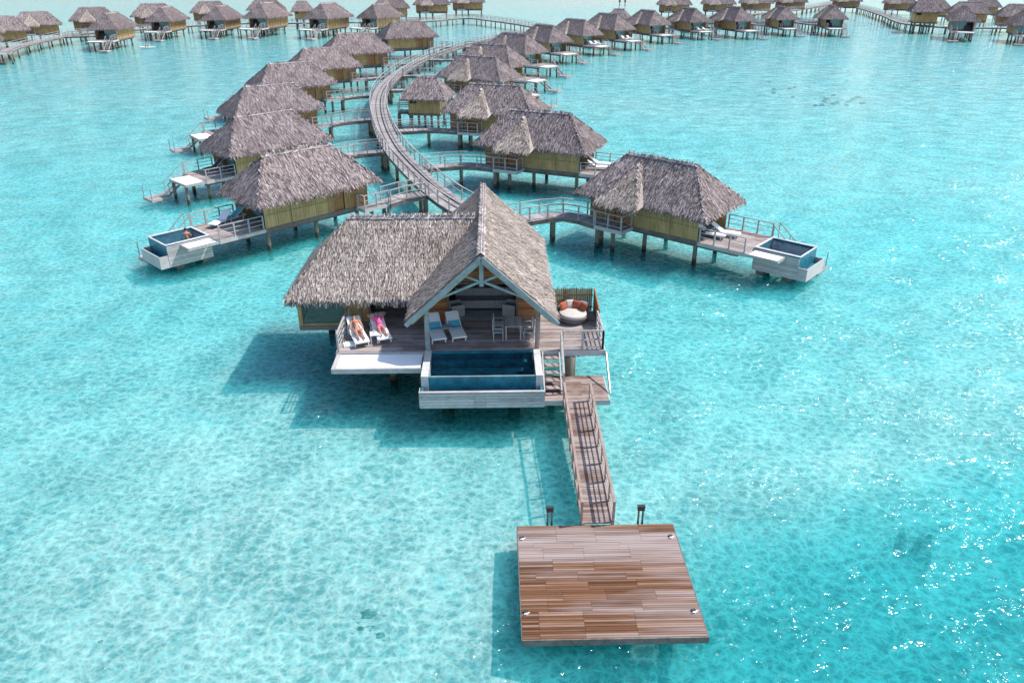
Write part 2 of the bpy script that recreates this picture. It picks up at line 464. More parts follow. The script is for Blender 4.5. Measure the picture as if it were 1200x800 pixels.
def reclining_person(parent_loc, rz, label, top, bottom, pose):
    t = empty('person', parent_loc, rz, label, 'person')
    V = {'pelvis': ((1.02,0,.47), (.125,.165)), 'belly': ((1.18,0,.55), (.105,.145)), 'chest': ((1.36,0,.66), (.11,.165)),
         'upper': ((1.47,0,.735), (.085,.15)), 'neck': ((1.56,0,.80), .058), 'chin': ((1.62,0,.845), .07), 'head': ((1.70,0,.89), (.092,.08)), 'crown': ((1.755,0,.925), .065)}
    E = chain(['pelvis','belly','chest','upper','neck','chin','head','crown'])
    for s, n in ((-1,'l'),(1,'r')):
        bend = .06 if s > 0 and pose == 'behind' else 0
        V.update({'hip'+n: ((.97,.10*s,.45),.092), 'thigh'+n: ((.78,.12*s,.48+bend/2),.078), 'knee'+n: ((.57,.12*s,.475+bend),.055), 'calf'+n: ((.40,.12*s,.44+bend*.6),.052),
                  'ankle'+n: ((.17,.12*s,.405),.034), 'heel'+n: ((.12,.12*s,.40),.034), 'toe'+n: ((.07,.14*s,.52),.024)})
        E += [('pelvis','hip'+n)]+chain([k+n for k in ('hip','thigh','knee','calf','ankle','heel','toe')])
        V['sho'+n] = ((1.46,.19*s,.73),.062)
        if pose == 'behind':
            V.update({'uarm'+n: ((1.57,.32*s,.80),.05), 'elb'+n: ((1.67,.43*s,.86),.042), 'farm'+n: ((1.74,.30*s,.875),.038), 'wri'+n: ((1.79,.19*s,.87),.028)})
            hd, hs = (.1,-1*s,0), (1,0,.4)
        else:
            V.update({'uarm'+n: ((1.33,.25*s,.62),.048), 'elb'+n: ((1.18,.285*s,.53),.04), 'farm'+n: ((1.05,.25*s,.53),.036), 'wri'+n: ((.93,.19*s,.56),.027)})
            hd, hs = (-1,-.25*s,-.05), (0,1*s,0)
        E += [('upper','sho'+n)]+chain([k+n for k in ('sho','uarm','elb','farm','wri')])
        add_hand(V, E, 'wri'+n, n, hd, hs, (.3,0,1))
    skin_body('body', V, E, t)
    head(t, (1.685,0,.885), (.78,0,.52), (-.5,0,.8), .0 if pose == 'behind' else .09)
    # clothes: skinned shells a little larger than the body
    if pose == 'behind':
        W = {'belly': ((1.08,0,.52),(.155,.185)), 'b2': ((1.2,0,.585),(.148,.178)), 'chest': ((1.36,0,.685),(.15,.195)), 'upper': ((1.475,0,.75),(.125,.18))}
        F = chain(['belly','b2','chest','upper'])
        for s, n in ((-1,'l'),(1,'r')):
            W['s'+n] = ((1.47,.19*s,.735),.078); W['u'+n] = ((1.545,.285*s,.785),.066); F += [('upper','s'+n),('s'+n,'u'+n)]
        skin_body('shirt', W, F, t, top)
    else:
        W = {'a': ((1.29,0,.64),(.145,.185)), 'b': ((1.43,0,.725),(.14,.185))}
        skin_body('swim_top', W, [('a','b')], t, top)
    W = {'p': ((1.06,0,.49),(.138,.178)), 'q': ((1.0,0,.465),(.138,.178))}; F = [('p','q')]
    for s, n in ((-1,'l'),(1,'r')):
        W['h'+n] = ((.95,.10*s,.455),.106); F.append(('q','h'+n))
        if pose == 'behind': W['t'+n] = ((.80,.12*s,.49),.094); F.append(('h'+n,'t'+n))
    skin_body('shorts' if pose == 'behind' else 'swim_bottom', W, F, t, bottom)
    return t

# ------------------------------------------------------------------ furniture
def make_lounger(loc, rz, label, mat, group=None):
    t = empty('sun_lounger', loc, rz, label, 'sun lounger', group)
    f = MB()
    for s in (-1, 1):
        f.bar((0,.31*s,.29),(1.15,.31*s,.29),.045,.06); f.bar((1.15,.31*s,.29),(1.95,.31*s,.29),.045,.06)
        f.bar((1.15,.30*s,.33),(1.86,.30*s,.80),.04,.04)
    f.bar((.02,-.31,.29),(.02,.31,.29),.045,.06); f.bar((1.93,-.31,.29),(1.93,.31,.29),.045,.06)
    f.bar((1.62,-.30,.60),(1.86,-.30,.30),.03); f.bar((1.62,.30,.60),(1.86,.30,.30),.03)
    f.build('frame', M['white'], t)
    for x in (.25, 1.7):
        for s in (-1, 1):
            l = MB(); l.box(x-.025,x+.025,.31*s-.025,.31*s+.025,0,.26); l.build('leg', M['white'], t)
    st = MB(); st.slab([(.03,-.285,.335),(.03,.285,.335),(.62,.285,.355),(.62,-.285,.355)], .035); st.slab([(.622,-.285,.355),(.622,.285,.355),(1.15,.285,.335),(1.15,-.285,.335)], .035)
    st.build('seat', mat, t)
    st = MB(); st.slab([(1.153,-.285,.337),(1.153,.285,.337),(1.88,.285,.835),(1.88,-.285,.835)], .035); st.build('backrest', mat, t)
    return t
def make_side_table(loc, label, mat=None):
    mat = mat or M['white']
    t = empty('side_table', loc, R(12), label, 'side table')
    b = MB(); b.box(-.22,.22,-.22,.22,.40,.44); b.build('table_top', mat, t)
    for sx in (-1,1):
        for sy in (-1,1):
            l = MB(); l.box(.19*sx-.02,.19*sx+.02,.19*sy-.02,.19*sy+.02,0,.40); l.build('leg', mat, t)
    return t
def pillow_mesh(w, h, d):
    mb = MB(); n = 8; vs = []; fs = []
    for s in (1, -1):
        for j in range(n+1):
            for i in range(n+1):
                u, v = i/n*2-1, j/n*2-1
                k = (1-u**4)*(1-v**4)
                vs.append((u*w/2*(1-.06*v*v), s*d/2*math.sqrt(max(k,0)), v*h/2*(1-.06*u*u)))
    m = (n+1)*(n+1)
    for j in range(n):
        for i in range(n):
            a = j*(n+1)+i
            fs.append((a, a+1, a+n+2, a+n+1)); fs.append((m+a, m+a+n+1, m+a+n+2, m+a+1))
    mb.add(vs, fs); return mb

# ------------------------------------------------------------------ railings, decks, boardwalks
POST = MB(); POST.box(-.045,.045,-.045,.045,-.05,1.); POST = POST.mesh('post', M['rail'])
PILE = MB(); PILE.tube((0,0,-1),(0,0,0),.16,.15,12); PILE = PILE.mesh('pile', M['pile'])
def railing(parent, pts, h=.95, spacing=1.3, rails=(1., .62, .3), mat='rail', w=.055, postscale=1.):
    mb = MB()
    P = [Vector(p) for p in pts]
    for a, b in zip(P, P[1:]):
        for k in rails:
            mb.bar(a+Vector((0,0,h*k)), b+Vector((0,0,h*k)), w*1.5 if k == 1. else w*.7, w if k == 1. else w*.7)
    o = mb.build('railing', M[mat], parent)
    for a, b in zip(P, P[1:]):
        n = max(1, round((b-a).length/spacing))
        for i in range(n+(1 if b is P[-1] else 0)):
            q = a+(b-a)*(i/n)
            inst('post', POST if mat == 'rail' else POSTB, o, q, math.atan2((b-a).y,(b-a).x), (postscale,postscale,h))
    return o
POSTB = MB(); POSTB.box(-.045,.045,-.045,.045,-.05,1.); POSTB = POSTB.mesh('brown_post', M['brownrail'])
def planks(x0, x1, y0, y1, z, along='x', w=.14, t=.04, gap=.012, breaks=1, jitter=.004, fixed=None):
    mb = MB()
    if along == 'x':
        n = max(1, round((y1-y0)/w)); s = (y1-y0)/n
        for i in range(n):
            cuts = [x0]+sorted(rnd(x0+.15*(x1-x0), x1-.15*(x1-x0)) for _ in range(breaks))+[x1]
            if fixed:
                if i == 0 or i >= nxt: nxt = i+random.randint(2,8); off = random.choice((0,0,.28,.5,-.3))
                cuts = [x0]+[f+off for f in fixed[:-1]]+[x1]
            for a, b in zip(cuts, cuts[1:]):
                dz = rnd(-jitter, jitter)
                mb.box(a+gap*.3, b-gap*.3, y0+i*s+gap/2, y0+(i+1)*s-gap/2, z-t, z+dz)
    else:
        n = max(1, round((x1-x0)/w)); s = (x1-x0)/n
        for i in range(n):
            dz = rnd(-jitter, jitter)
            mb.box(x0+i*s+gap/2, x0+(i+1)*s-gap/2, y0, y1, z-t, z+dz)
    return mb
def smooth_path(pts, step=1.):
    P = [Vector(p) for p in pts]; out = []
    for i in range(len(P)-1):
        p0 = P[max(i-1,0)]; p1 = P[i]; p2 = P[i+1]; p3 = P[min(i+2,len(P)-1)]
        n = max(1, int((p2-p1).length/step))
        for k in range(n):
            t = k/n
            out.append(.5*((2*p1)+(p2-p0)*t+(2*p0-5*p1+4*p2-p3)*t*t+(3*p1-p0-3*p2+p3)*t**3))
    out.append(P[-1]); return out
def resample(P, step):
    out = [P[0]]; acc = 0
    L = sum((b-a).length for a, b in zip(P, P[1:])); n = max(1, round(L/step)); step = L/n
    d = 0; tgt = step
    for a, b in zip(P, P[1:]):
        l = (b-a).length
        while d+l >= tgt-1e-6 and len(out) < n:
            out.append(a+(b-a)*((tgt-d)/l)); tgt += step
        d += l
    out.append(P[-1]); return out
def boardwalk(name, pts, width, label, cat, group=None, plank=.2, post=2., pile=5., h=1., conduit=False, gaps=(), smooth=True):
    """curved timber walkway on piles; pts are (x,y,z) of the deck centre line"""
    P = smooth_path(pts) if smooth else [Vector(p) for p in pts]
    o0 = P[0].copy(); t = empty(name, (o0.x,o0.y,0), 0, label, cat, group)
    O = Vector((o0.x,o0.y,0)); P = [p-O for p in P]
    def frame(Q, i):
        d = (Q[min(i+1,len(Q)-1)]-Q[max(i-1,0)]); d.z = 0; d.normalize(); return d, Vector((-d.y,d.x,0))
    Q = resample(P, plank); mb = MB()
    for i in range(len(Q)-1):
        d, s = frame(Q, i); a = Q[i]; b = Q[i+1]; d2, s2 = frame(Q, i+1)
        g = (b-a)*.03; z = Vector((0,0,rnd(-.004,.004))); w = width/2*rnd(.985,1.01); dn = Vector((0,0,-.05))
        top = [a+g-s*w+z, a+g+s*w+z, b-g+s2*w+z, b-g-s2*w+z]
        mb.add(top+[q+dn for q in top], [(3,2,1,0),(4,5,6,7),(0,1,5,4),(1,2,6,5),(2,3,7,6),(3,0,4,7)])
    mb.build('deck', M['jetty'], t)
    Q = resample(P, 1.5); mb = MB()
    for i in range(len(Q)-1):
        d, s = frame(Q, i); d2, s2 = frame(Q, i+1)
        for k in (-1, 1):
            mb.bar(Q[i]+s*k*(width/2-.1)+Vector((0,0,-.2)), Q[i+1]+s2*k*(width/2-.1)+Vector((0,0,-.2)), .14, .28)
    mb.build('bearer', M['beam'], t)
    if conduit:
        for off in (-.25, .3):
            mb = MB()
            for i in range(len(Q)-1):
                d, s = frame(Q, i); d2, s2 = frame(Q, i+1)
                mb.bar(Q[i]+s*off+Vector((0,0,.035)), Q[i+1]+s2*off+Vector((0,0,.035)), .07, .05)
            mb.build('cover_strip', M['beam'], t)
    Q = resample(P, post); far = []
    cand = []
    for k in (-1, 1):
        mb = MB()
        for i in range(len(Q)-1):
            if any(kk == k and lo <= i < hi for kk, lo, hi in gaps): continue
            d, s = frame(Q, i); d2, s2 = frame(Q, i+1)
            for hh, ww in ((h, .09), (h*.55, .045)):
                mb.bar(Q[i]+s*k*(width/2-.05)+Vector((0,0,hh)), Q[i+1]+s2*k*(width/2-.05)+Vector((0,0,hh)), ww, .055)
        r = mb.build('railing', M['rail'], t)
        for i in range(len(Q)):
            if any(kk == k and lo < i < hi for kk, lo, hi in gaps): continue
            d, s = frame(Q, i); cand.append((((Q[i]+O).length), r, Q[i]+s*k*(width/2-.05), math.atan2(d.y,d.x)))
    cand.sort(key=lambda c: c[0])
    for _, r, q, a in cand[:98]: inst('post', POST, r, q, a, (1,1,h))
    if len(cand) > 98:
        mb = MB()
        for _, r, q, a in cand[98:]: mb.box(q.x-.045,q.x+.045,q.y-.045,q.y+.045,q.z-.05,q.z+h)
        tag(mb.build('post', M['rail'], t), kind='stuff')
    Q = resample(P, pile); cand = []
    for i in range(len(Q)):
        d, s = frame(Q, i)
        for k in (-1, 1): cand.append(((Q[i]+O).length, Q[i]+s*k*(width/2-.25)))
    cand.sort(key=lambda c: c[0])
    for _, q in cand[:98]: inst('pile', PILE, t, (q.x,q.y,q.z-.25), 0, (1,1,q.z+1.6))
    if len(cand) > 98:
        mb = MB()
        for _, q in cand[98:]: mb.tube((q.x,q.y,-1.3),(q.x,q.y,q.z-.25),.15,.15,8)
        tag(mb.build('pile', M['pile'], t), kind='stuff')
    return t

# ------------------------------------------------------------------ the end villa (local frame: x right, y away, origin at the deck's front edge)
VO = Vector((-1.33, 31.7, 0)); VR = R(1.35)
def W(lx, ly, z=0.):
    c, s = math.cos(VR), math.sin(VR)
    return (VO.x+lx*c-ly*s, VO.y+lx*s+ly*c, z)
DZ = 2.5                                                             # deck level
villa = empty('overwater_villa', VO, VR, 'large end villa with a gabled thatch roof, dark plunge pool and wide deck', 'villa')
# --- roofs
EZ, RZ, HW = 4.25, 7.27, 3.27
def gz(x): return RZ-(RZ-EZ)/HW*abs(x)
GY0, GY1 = -.45, 11.0
th = .28
mb = MB()
mb.slab([(0,GY0,RZ),(0,GY1,RZ),(-HW,GY1,EZ),(-HW,GY0,EZ)], th)
mb.slab([(0,GY0,RZ),(HW,GY0,EZ),(HW,GY1,EZ),(0,GY1,RZ)], th)
thatch(mb, [[(0,GY0+.05,RZ),(0,GY1,RZ),(-HW,GY1,EZ),(-HW,GY0+.05,EZ)], [(0,GY0+.05,RZ),(HW,GY0+.05,EZ),(HW,GY1,EZ),(0,GY1,RZ)]], 300, .40, .042,
       eaves=[((-HW,GY0,EZ-.1),(-HW,GY1,EZ-.1),(-1,0,-.7)), ((HW,GY0,EZ-.1),(HW,GY1,EZ-.1),(1,0,-.7))], fringe=60)
mb.build('gable_roof', M['thatch_pale'], villa)
ridge_strip((0,GY0-.02,RZ+.06),(0,GY1,RZ+.06), .16).build('ridge_cap', M['ridge'], villa)
# hipped wing roof
hx0, hy0, hy1, hrx, hry, hrz, hez = -9.3, 2.15, 8.85, -6.5, 5.5, 7.12, 4.2
A, B_, C_, D_ = (hx0,hy0,hez), (-2.9,hy0,hez), (-2.9,hy1,hez), (hx0,hy1,hez)
RL, RRt = (hrx,hry,hrz), (-.35,hry,hrz)
keep = lambda p: p.x < -(RZ-p.z)/(RZ-EZ)*HW+.25
mb = MB()
for f in ([A,B_,RRt,RL],[C_,D_,RL,RRt],[D_,A,RL]): mb.slab(f, th)
thatch(mb, [[A,(-.3,hy0,hez),RRt,RL],[(-.3,hy1,hez),D_,RL,RRt],[D_,A,RL]], 300, .42, .044, keep=keep,
       eaves=[((hx0,hy0,hez-.1),(-3,hy0,hez-.1),(0,-1,-.7)), ((hx0,hy0,hez-.1),(hx0,hy1,hez-.1),(-1,0,-.7)), ((hx0,hy1,hez-.1),(-3,hy1,hez-.1),(0,1,-.7))], fringe=60)
mb.build('hip_roof', M['thatch_pale'], villa)
ridge_strip((hrx-.1,hry,hrz+.05),(-.4,hry,hrz+.05), .16).build('ridge_cap', M['ridge'], villa)
# --- gable front: barge boards, truss
for s in (-1, 1):
    mb = MB(); mb.bar((0,GY0-.04,RZ-.14),(s*(HW+.10),GY0-.04,EZ-.24), .07, .19, (0,0,1)); mb.build('barge_board', M['trim'], villa)
ty = GY0+.25
mb = MB(); mb.box(-.09,.09,ty-.07,ty+.07,5.75,6.95); mb.build('king_post', M['trim'], villa)
for s in (-1, 1):
    mb = MB(); mb.bar((s*.09,ty,5.95),(s*2.02,ty,5.12), .10, .12, (0,1,0)); mb.build('brace', M['trim'], villa)
    mb = MB(); mb.bar((s*.09,ty,5.97),(s*.88,ty,6.30), .09, .10, (0,1,0)); mb.build('brace', M['trim'], villa)
    mb = MB(); mb.tube((s*2.5,.16,DZ),(s*2.5,.16,gz(2.5)-.3), .12,.11,12); mb.build('post', M['brownrail'] if s > 0 else M['trim'], villa)
    mb = MB(); mb.bar((s*2.5,.16,4.62),(s*2.5,3.35,4.62),.14,.18); mb.build('plate_beam', M['beam'], villa)
# --- body: wall planes, openings, dark rooms behind
def panels(x0, x1, y, z0, z1, n, mat, name, parent, t=.07, cover=.04):
    mb = MB(); mb.box(x0,x1,y,y+t,z0,z1)
    for i in range(n+1):
        x = x0+(x1-x0)*i/n; mb.box(x-cover/2,x+cover/2,y-.02,y-.003,z0,z1,1)
    mb.box(x0,x1,y-.019,y-.002,(z0+z1)/2-.02,(z0+z1)/2+.02,1)
    return mb.build(name, [mat, M['screen']], parent)
def siding(x0, x1, y, z0, z1, mat, name, parent, w=.13):
    mb = MB(); n = round((z1-z0)/w); s = (z1-z0)/n
    for i in range(n): mb.box(x0,x1,y+rnd(-.006,.006),y+.07,z0+i*s+.004,z0+(i+1)*s-.004)
    return mb.build(name, mat, parent)
BY = 3.35
panels(-6.8,-5.62,BY,DZ+.02,4.7,4,M['olive'],'bamboo_panel',villa)
siding(-3.05,-1.72,BY,DZ+.02,4.5,M['siding'],'wall_panel',villa)
siding(1.66,2.62,BY,DZ+.02,4.5,M['siding'],'wall_panel',villa)
mb = MB(); n = 18
for i in range(n):
    z0 = 4.53+i*.135; hw = (RZ-.42-z0)/(RZ-EZ)*HW
    if hw > .1: mb.box(-min(hw,2.75),min(hw,2.75),BY+rnd(-.005,.005),BY+.08,z0+.004,z0+.131)
mb.build('gable_infill', M['siding'], villa)
mb = MB(); mb.box(-2.62,2.62,BY-.06,BY-.003,4.42,4.55); mb.build('lintel', M['beam'], villa)
for x in (-1.72, 1.66):
    mb = MB(); mb.box(x-.05,x+.05,BY-.04,BY+.12,DZ,4.42); mb.build('door_frame', M['beam'], villa)
mb = MB()                                                            # outer shell of rooms: sides, rear, partition
mb.box(-6.8,-6.72,BY+.08,7.9,DZ,4.7); mb.box(-6.8,2.62,7.9,7.98,DZ,4.7); mb.box(2.54,2.62,BY+.08,7.9,DZ,4.9); mb.box(-2.98,-2.9,BY+.08,7.9,DZ,4.75)
mb.build('outer_wall', M['olive'], villa)
mb = MB(); mb.box(-6.7,2.52,BY+.1,7.88,4.60,4.66); mb.build('ceiling', M['siding'], villa)
planks(-6.72,2.54,BY,7.9,DZ+.004,'x',.16,.05).build('room_floor', M['deck'], villa)
for q in ((-5.62,-5.5),(-3.15,-3.05)):
    mb = MB(); mb.box(*q,BY-.02,BY+.1,DZ,4.7); mb.build('door_frame', M['beam'], villa)
# glazed corner bathroom box
for (x, y) in ((-8.95,BY),(-8.95,7.9)):
    mb = MB(); mb.box(x-.1,x+.1,y-.1,y+.1,DZ-.35,4.35); mb.build('corner_post', M['olive'], villa)
mb = MB(); mb.box(-9.05,-6.82,BY-.12,8.0,DZ-.40,DZ-.16); mb.build('floor_beam', M['beam'], villa)
g = MB(); g.box(-8.83,-6.86,BY-.02,BY+.0,DZ-.14,4.55); g.build('window', M['glass'], villa)
g = MB(); g.box(-8.98,-8.96,BY+.12,7.78,DZ-.14,4.55); g.build('window', M['glass'], villa)
for q in ((DZ-.16,DZ-.08),(4.4,4.5)):
    mb = MB(); mb.box(-9.02,-6.84,BY-.06,BY+.04,*q); mb.build('window_frame', M['olive'], villa)
# --- deck
planks(-6.62,5.55,0.,BY-.02,DZ,'x',.15,.05,.014,2).build('deck', M['deck'], villa)
planks(2.66,5.55,BY,4.35,DZ,'x',.15,.05,.014,0).build('side_deck', M['deck'], villa)
for q in ((-6.62,-2.64,-.05,-.006,DZ-.26,DZ-.02),(2.64,5.55,-.05,-.006,DZ-.30,DZ-.02),(5.56,5.61,-.05,4.4,DZ-.30,DZ-.02),(-6.67,-6.63,-.05,BY,DZ-.28,DZ-.02)):
    mb = MB(); mb.box(*q); mb.build('fascia', M['greyboard'], villa)
mb = MB()
for x in (-6.2,-4.,-1.8,.4,2.4,4.4): mb.box(x-.08,x+.08,.1,7.8,DZ-.42,DZ-.06)
for y in (1.2,3.9,6.8): mb.box(-6.4,5.2,y-.09,y+.09,DZ-.66,DZ-.425)
mb.build('bearer', M['beam'], villa)
for x in (-4.3,-1.,1.2,4.2):
    for y in (1.2,3.9,6.8): inst('pile', PILE, villa, (x,y,DZ-.62), 0, (1.25,1.25,4.))
inst('pile', PILE, villa, (4.0,-.1,DZ-.3), 0, (1.5,1.5,4.2)); inst('pile', PILE, villa, (-8.3,6.8,DZ-.40), 0, (1.2,1.2,4.))
# --- overwater net
mb = MB(); mb.box(-6.42,-2.72,-1.36,-.10,DZ-.12,DZ-.09); nt_ = mb.build('net', M['netting'], villa)
mb = MB(); mb.box(-6.62,-2.64,-1.52,-1.37,DZ-.30,DZ-.07); mb.box(-6.62,-6.43,-1.36,-.055,DZ-.30,DZ-.07); mb.build('net_frame', M['greyboard'], nt_)
# --- railing at the left
railing(villa, [(-6.55,.05,DZ),(-6.55,3.0,DZ)], .9, 1.0, (1.,.72,.46,.2))
# --- pool
for q in ((-2.62,-2.32),(2.30,2.60)):
    mb = MB(); mb.box(*q,-2.5,-.0,1.35,DZ+.06); mb.build('pool_coping', M['coping'], villa)
mb = MB(); mb.box(-2.30,2.28,-.16,-.005,1.35,DZ+.02); mb.box(-2.30,2.28,-2.36,-.165,1.32,1.5)
mb.box(-2.30,2.28,-2.50,-2.365,1.32,DZ-.0); 
for k in range(3): mb.box(-2.30+.0,2.28,-.17-.35*(k+1),-.165-.35*k,1.501,DZ-.35-.25*k)
pw = mb.build('pool_basin', M['tile'], villa)
mb = MB(); mb.poly([(-2.298,-2.362,DZ-.035),(2.278,-2.362,DZ-.035),(2.278,-.168,DZ-.035),(-2.298,-.168,DZ-.035)]); mb.build('pool_water', M['poolwater'], pw)
mb = MB(); mb.box(-2.30,2.28,-2.47,-2.40,DZ+.002,DZ+.03); mb.build('infinity_edge', M['trim'], villa)
mb = MB(); mb.box(-2.60,2.58,-3.06,-2.52,1.30,1.42); mb.box(-2.60,-2.5,-3.06,-2.52,1.42,2.08); mb.box(2.48,2.58,-3.06,-2.52,1.42,2.08); mb.box(-2.49,2.47,-3.05,-3.0,1.42,2.05)
tr = mb.build('overflow_trough', M['tile'], villa)
mb = MB(); mb.poly([(-2.49,-2.995,1.84),(2.47,-2.995,1.84),(2.47,-2.505,1.84),(-2.49,-2.505,1.84)]); mb.build('pool_water', M['poolwater'], tr)
mb = MB()
for i in range(5): 
    for (a, b) in ((-2.66,-.35),(-.34,.12),(.13,2.64)): mb.box(a,b,-3.12+rnd(-.004,.004),-3.065,1.36+i*.14,1.36+(i+1)*.14-.012)
mb.box(-2.68,2.66,-3.13,-2.985,2.075,2.12)
mb.build('pool_cladding', M['greyboard'], villa)
for x in (-2.69,2.63):
    mb = MB()
    for i in range(5): mb.box(x,x+.035,-3.05,-2.51,1.36+i*.14,1.36+(i+1)*.14-.012)
    mb.build('pool_cladding', M['greyboard'], villa)
for x in (-1.6,1.4):
    mb = MB(); mb.box(x-.42,x+.42,-2.6,-.4,1.02,1.29); mb.build('pool_bearer', M['beam'], villa)
    inst('pile', PILE, villa, (x,-1.2,1.02), 0, (1.8,1.8,2.8))
# --- stairs, landing, right railings
st = MB(); st.bar((2.72,-.05,DZ-.12),(2.72,-1.95,1.30),.06,.22); st.bar((3.48,-.05,DZ-.12),(3.48,-1.95,1.30),.06,.22)
sto = st.build('stairs', M['greyboard'], villa)
for i in range(5):
    mb = MB(); y = -.34-.33*i; z = DZ-.2-.2*i
    mb.box(2.76,3.44,y-.15,y+.13,z-.045,z); mb.build('tread', M['deck'], sto)
mb = MB()
mb.box(3.52,3.60,-.10,-.02,DZ-.2,DZ+.95); mb.box(3.52,3.60,-1.95,-1.87,1.3,2.35); mb.bar((3.56,-.06,DZ+.92),(3.56,-1.91,2.32),.07,.07); mb.bar((3.56,-.06,DZ+.45),(3.56,-1.91,1.85),.04,.05)
mb.build('stair_rail', M['rail'], villa)
planks(2.66,5.5,-2.42,-.25,1.3,'x',.15,.05,.012,1).build('landing', M['gangway'], villa)
mb = MB(); mb.box(2.66,5.5,-2.48,-2.425,1.04,1.285); mb.box(5.505,5.555,-2.48,-.25,1.04,1.285); mb.build('landing_beam', M['greyboard'], villa)
for (x,y) in ((3.1,-1.0),(5.0,-1.0)): inst('pile', PILE, villa, (x,y,1.24), 0, (1,1,3))
railing(villa, [(3.62,.06,DZ),(5.48,.06,DZ)], .92, 1.0, (1.,.5,.1))
railing(villa, [(5.48,.06,DZ),(5.48,2.25,DZ)], .92, 1.0, (1.,.7,.4,.1))
mb = MB(); mb.tube((5.62,-.1,DZ-.1),(5.62,-1.95,1.32),.045,.045,8); mb.build('handrail_pole', M['metal'], villa)

# --- privacy screen of pointed canes round the round daybed
fn = empty('privacy_screen', W(3.2,4.36,DZ), VR, 'bamboo privacy screen with a zigzag top on the villa side deck', 'screen')
mb = MB(); n = 24
for i in range(n):
    x = .02+i*(2.26/n); h = 1.28+rnd(-.03,.05); w = 2.26/n-.012
    mb.add([(x,0,0),(x+w,0,0),(x+w,0,h-.10),(x+w/2,0,h),(x,0,h-.10),(x,.03,0),(x+w,.03,0),(x+w,.03,h-.10),(x+w/2,.03,h),(x,.03,h-.10)],
           [(0,1,2,3,4),(9,8,7,6,5),(0,5,6,1),(1,6,7,2),(2,7,8,3),(3,8,9,4),(4,9,5,0)])
mb.build('cane_panel', M['screen'], fn)
mb = MB(); mb.box(0,2.3,-.05,-.004,.85,.93); mb.box(0,2.3,-.05,-.004,.2,.28); mb.build('screen_rail', M['orange'], fn)
mb = MB(); mb.add([(2.34,.03,0),(2.34,-2.0,0),(2.34,-2.0,.95),(2.34,.03,1.25),(2.40,.03,0),(2.40,-2.0,0),(2.40,-2.0,.95),(2.40,.03,1.25)],
                  [(0,1,2,3),(7,6,5,4),(0,4,5,1),(1,5,6,2),(2,6,7,3),(3,7,4,0)]); mb.build('side_panel', M['siding'], fn)

# --- round daybed and its pillows
db = empty('round_daybed', W(4.42,3.28,DZ), VR, 'round grey wicker daybed in the screened corner of the villa deck', 'daybed')
mb = MB()
prof = [(.62,0),(.74,.12),(.80,.30),(.80,.36),(.74,.37),(.70,.30),(.2,.26)]
mb.lathe((0,0,0), prof, 40)
nn = 40; vs = []; fs = []
for k in range(nn//2+1):                                             # raised back half
    t = math.pi*k/(nn//2); hh = .36+.36*math.sin(t)**.6
    for (r, z) in ((.80,.30),(.83,hh),(.76,hh),(.72,.30)): vs.append((r*math.cos(t), r*math.sin(t), z))
for k in range(nn//2):
    for j in range(3): fs.append((k*4+j, k*4+4+j, k*4+5+j, k*4+1+j))
mb.add(vs, fs); mb.build('wicker_shell', M['wicker'], db)
mb = MB(); mb.lathe((0,0,0), [(.0,.28),(.66,.28),(.70,.34),(.69,.42),(.62,.45),(0,.46)], 36); mb.build('cushion', M['cream'], db)
pm = pillow_mesh(.46,.40,.16)
for (x, y, rz, tilt, mat, lab) in ((-.47,.28,40,-18,'rust','orange square pillow at the left end of the round daybed'),
        (-.12,.55,8,-22,'cream','large white pillow at the back of the round daybed'),
        (.20,.46,-20,-20,'rust','middle orange pillow leaning on white pillow of the round daybed'),
        (.52,.36,-38,-16,'greyfab','grey pillow at the right back of the round daybed'),
        (.52,.14,-60,-24,'rust','rightmost orange pillow on the round daybed, before a grey one')):
    o = bpy.data.objects.new('pillow', pm.mesh('pillow', M[mat])); COL.objects.link(o)
    p = Vector((4.42+x, 3.28+y, 0)); o.location = W(p.x, p.y, DZ+.64); o.rotation_euler = (R(tilt), 0, R(rz)+VR)
    for q in o.data.polygons: q.use_smooth = True
    tag(o, lab, 'pillow', 'pillows on the round daybed')

# --- dining set
tb = empty('dining_table', W(1.42,1.55,DZ), VR, 'grey slatted dining table between four chairs on the villa deck', 'table')
mb = MB()
for i in range(7): mb.box(-.4+i*.115,-.4+i*.115+.105,-.55,.55,.71,.745)
mb.build('table_top', M['greyboard'], tb)
for sx in (-1,1):
    for sy in (-1,1):
        mb = MB(); mb.box(.34*sx-.03,.34*sx+.03,.48*sy-.03,.48*sy+.03,0,.708); mb.build('leg', M['greyboard'], tb)
def make_chair(x, y, rz, label):
    c = empty('dining_chair', W(x,y,DZ), VR+rz, label, 'chair', 'chairs round the dining table')
    mb = MB(); mb.box(-.24,.24,-.23,.23,.42,.46); mb.build('seat', M['greyfab'], c)
    for sx in (-1,1):
        mb = MB(); mb.box(.22*sx-.02,.22*sx+.02,.19,.23,0,.42); mb.build('leg', M['greyboard'], c)
        mb = MB(); mb.bar((.22*sx,-.22,0),(.22*sx,-.26,.9),.04); mb.build('leg', M['greyboard'], c)
        mb = MB(); mb.bar((.25*sx,-.22,.64),(.25*sx,.2,.64),.045,.03); mb.bar((.25*sx,.19,.42),(.25*sx,.19,.64),.03); mb.build('armrest', M['greyboard'], c)
    mb = MB(); mb.slab([(-.2,-.235,.5),(.2,-.235,.5),(.2,-.275,.9),(-.2,-.275,.9)], .025); mb.build('backrest', M['greyfab'], c)
make_chair(.72,1.2,R(-90),'white framed chair at the near left of the dining table')
make_chair(.76,1.95,R(-90),'white framed chair at the far left of the dining table')
make_chair(2.12,1.2,R(90),'white framed chair at the near right of the dining table')
make_chair(2.08,1.95,R(90),'white framed chair at the far right of the dining table')

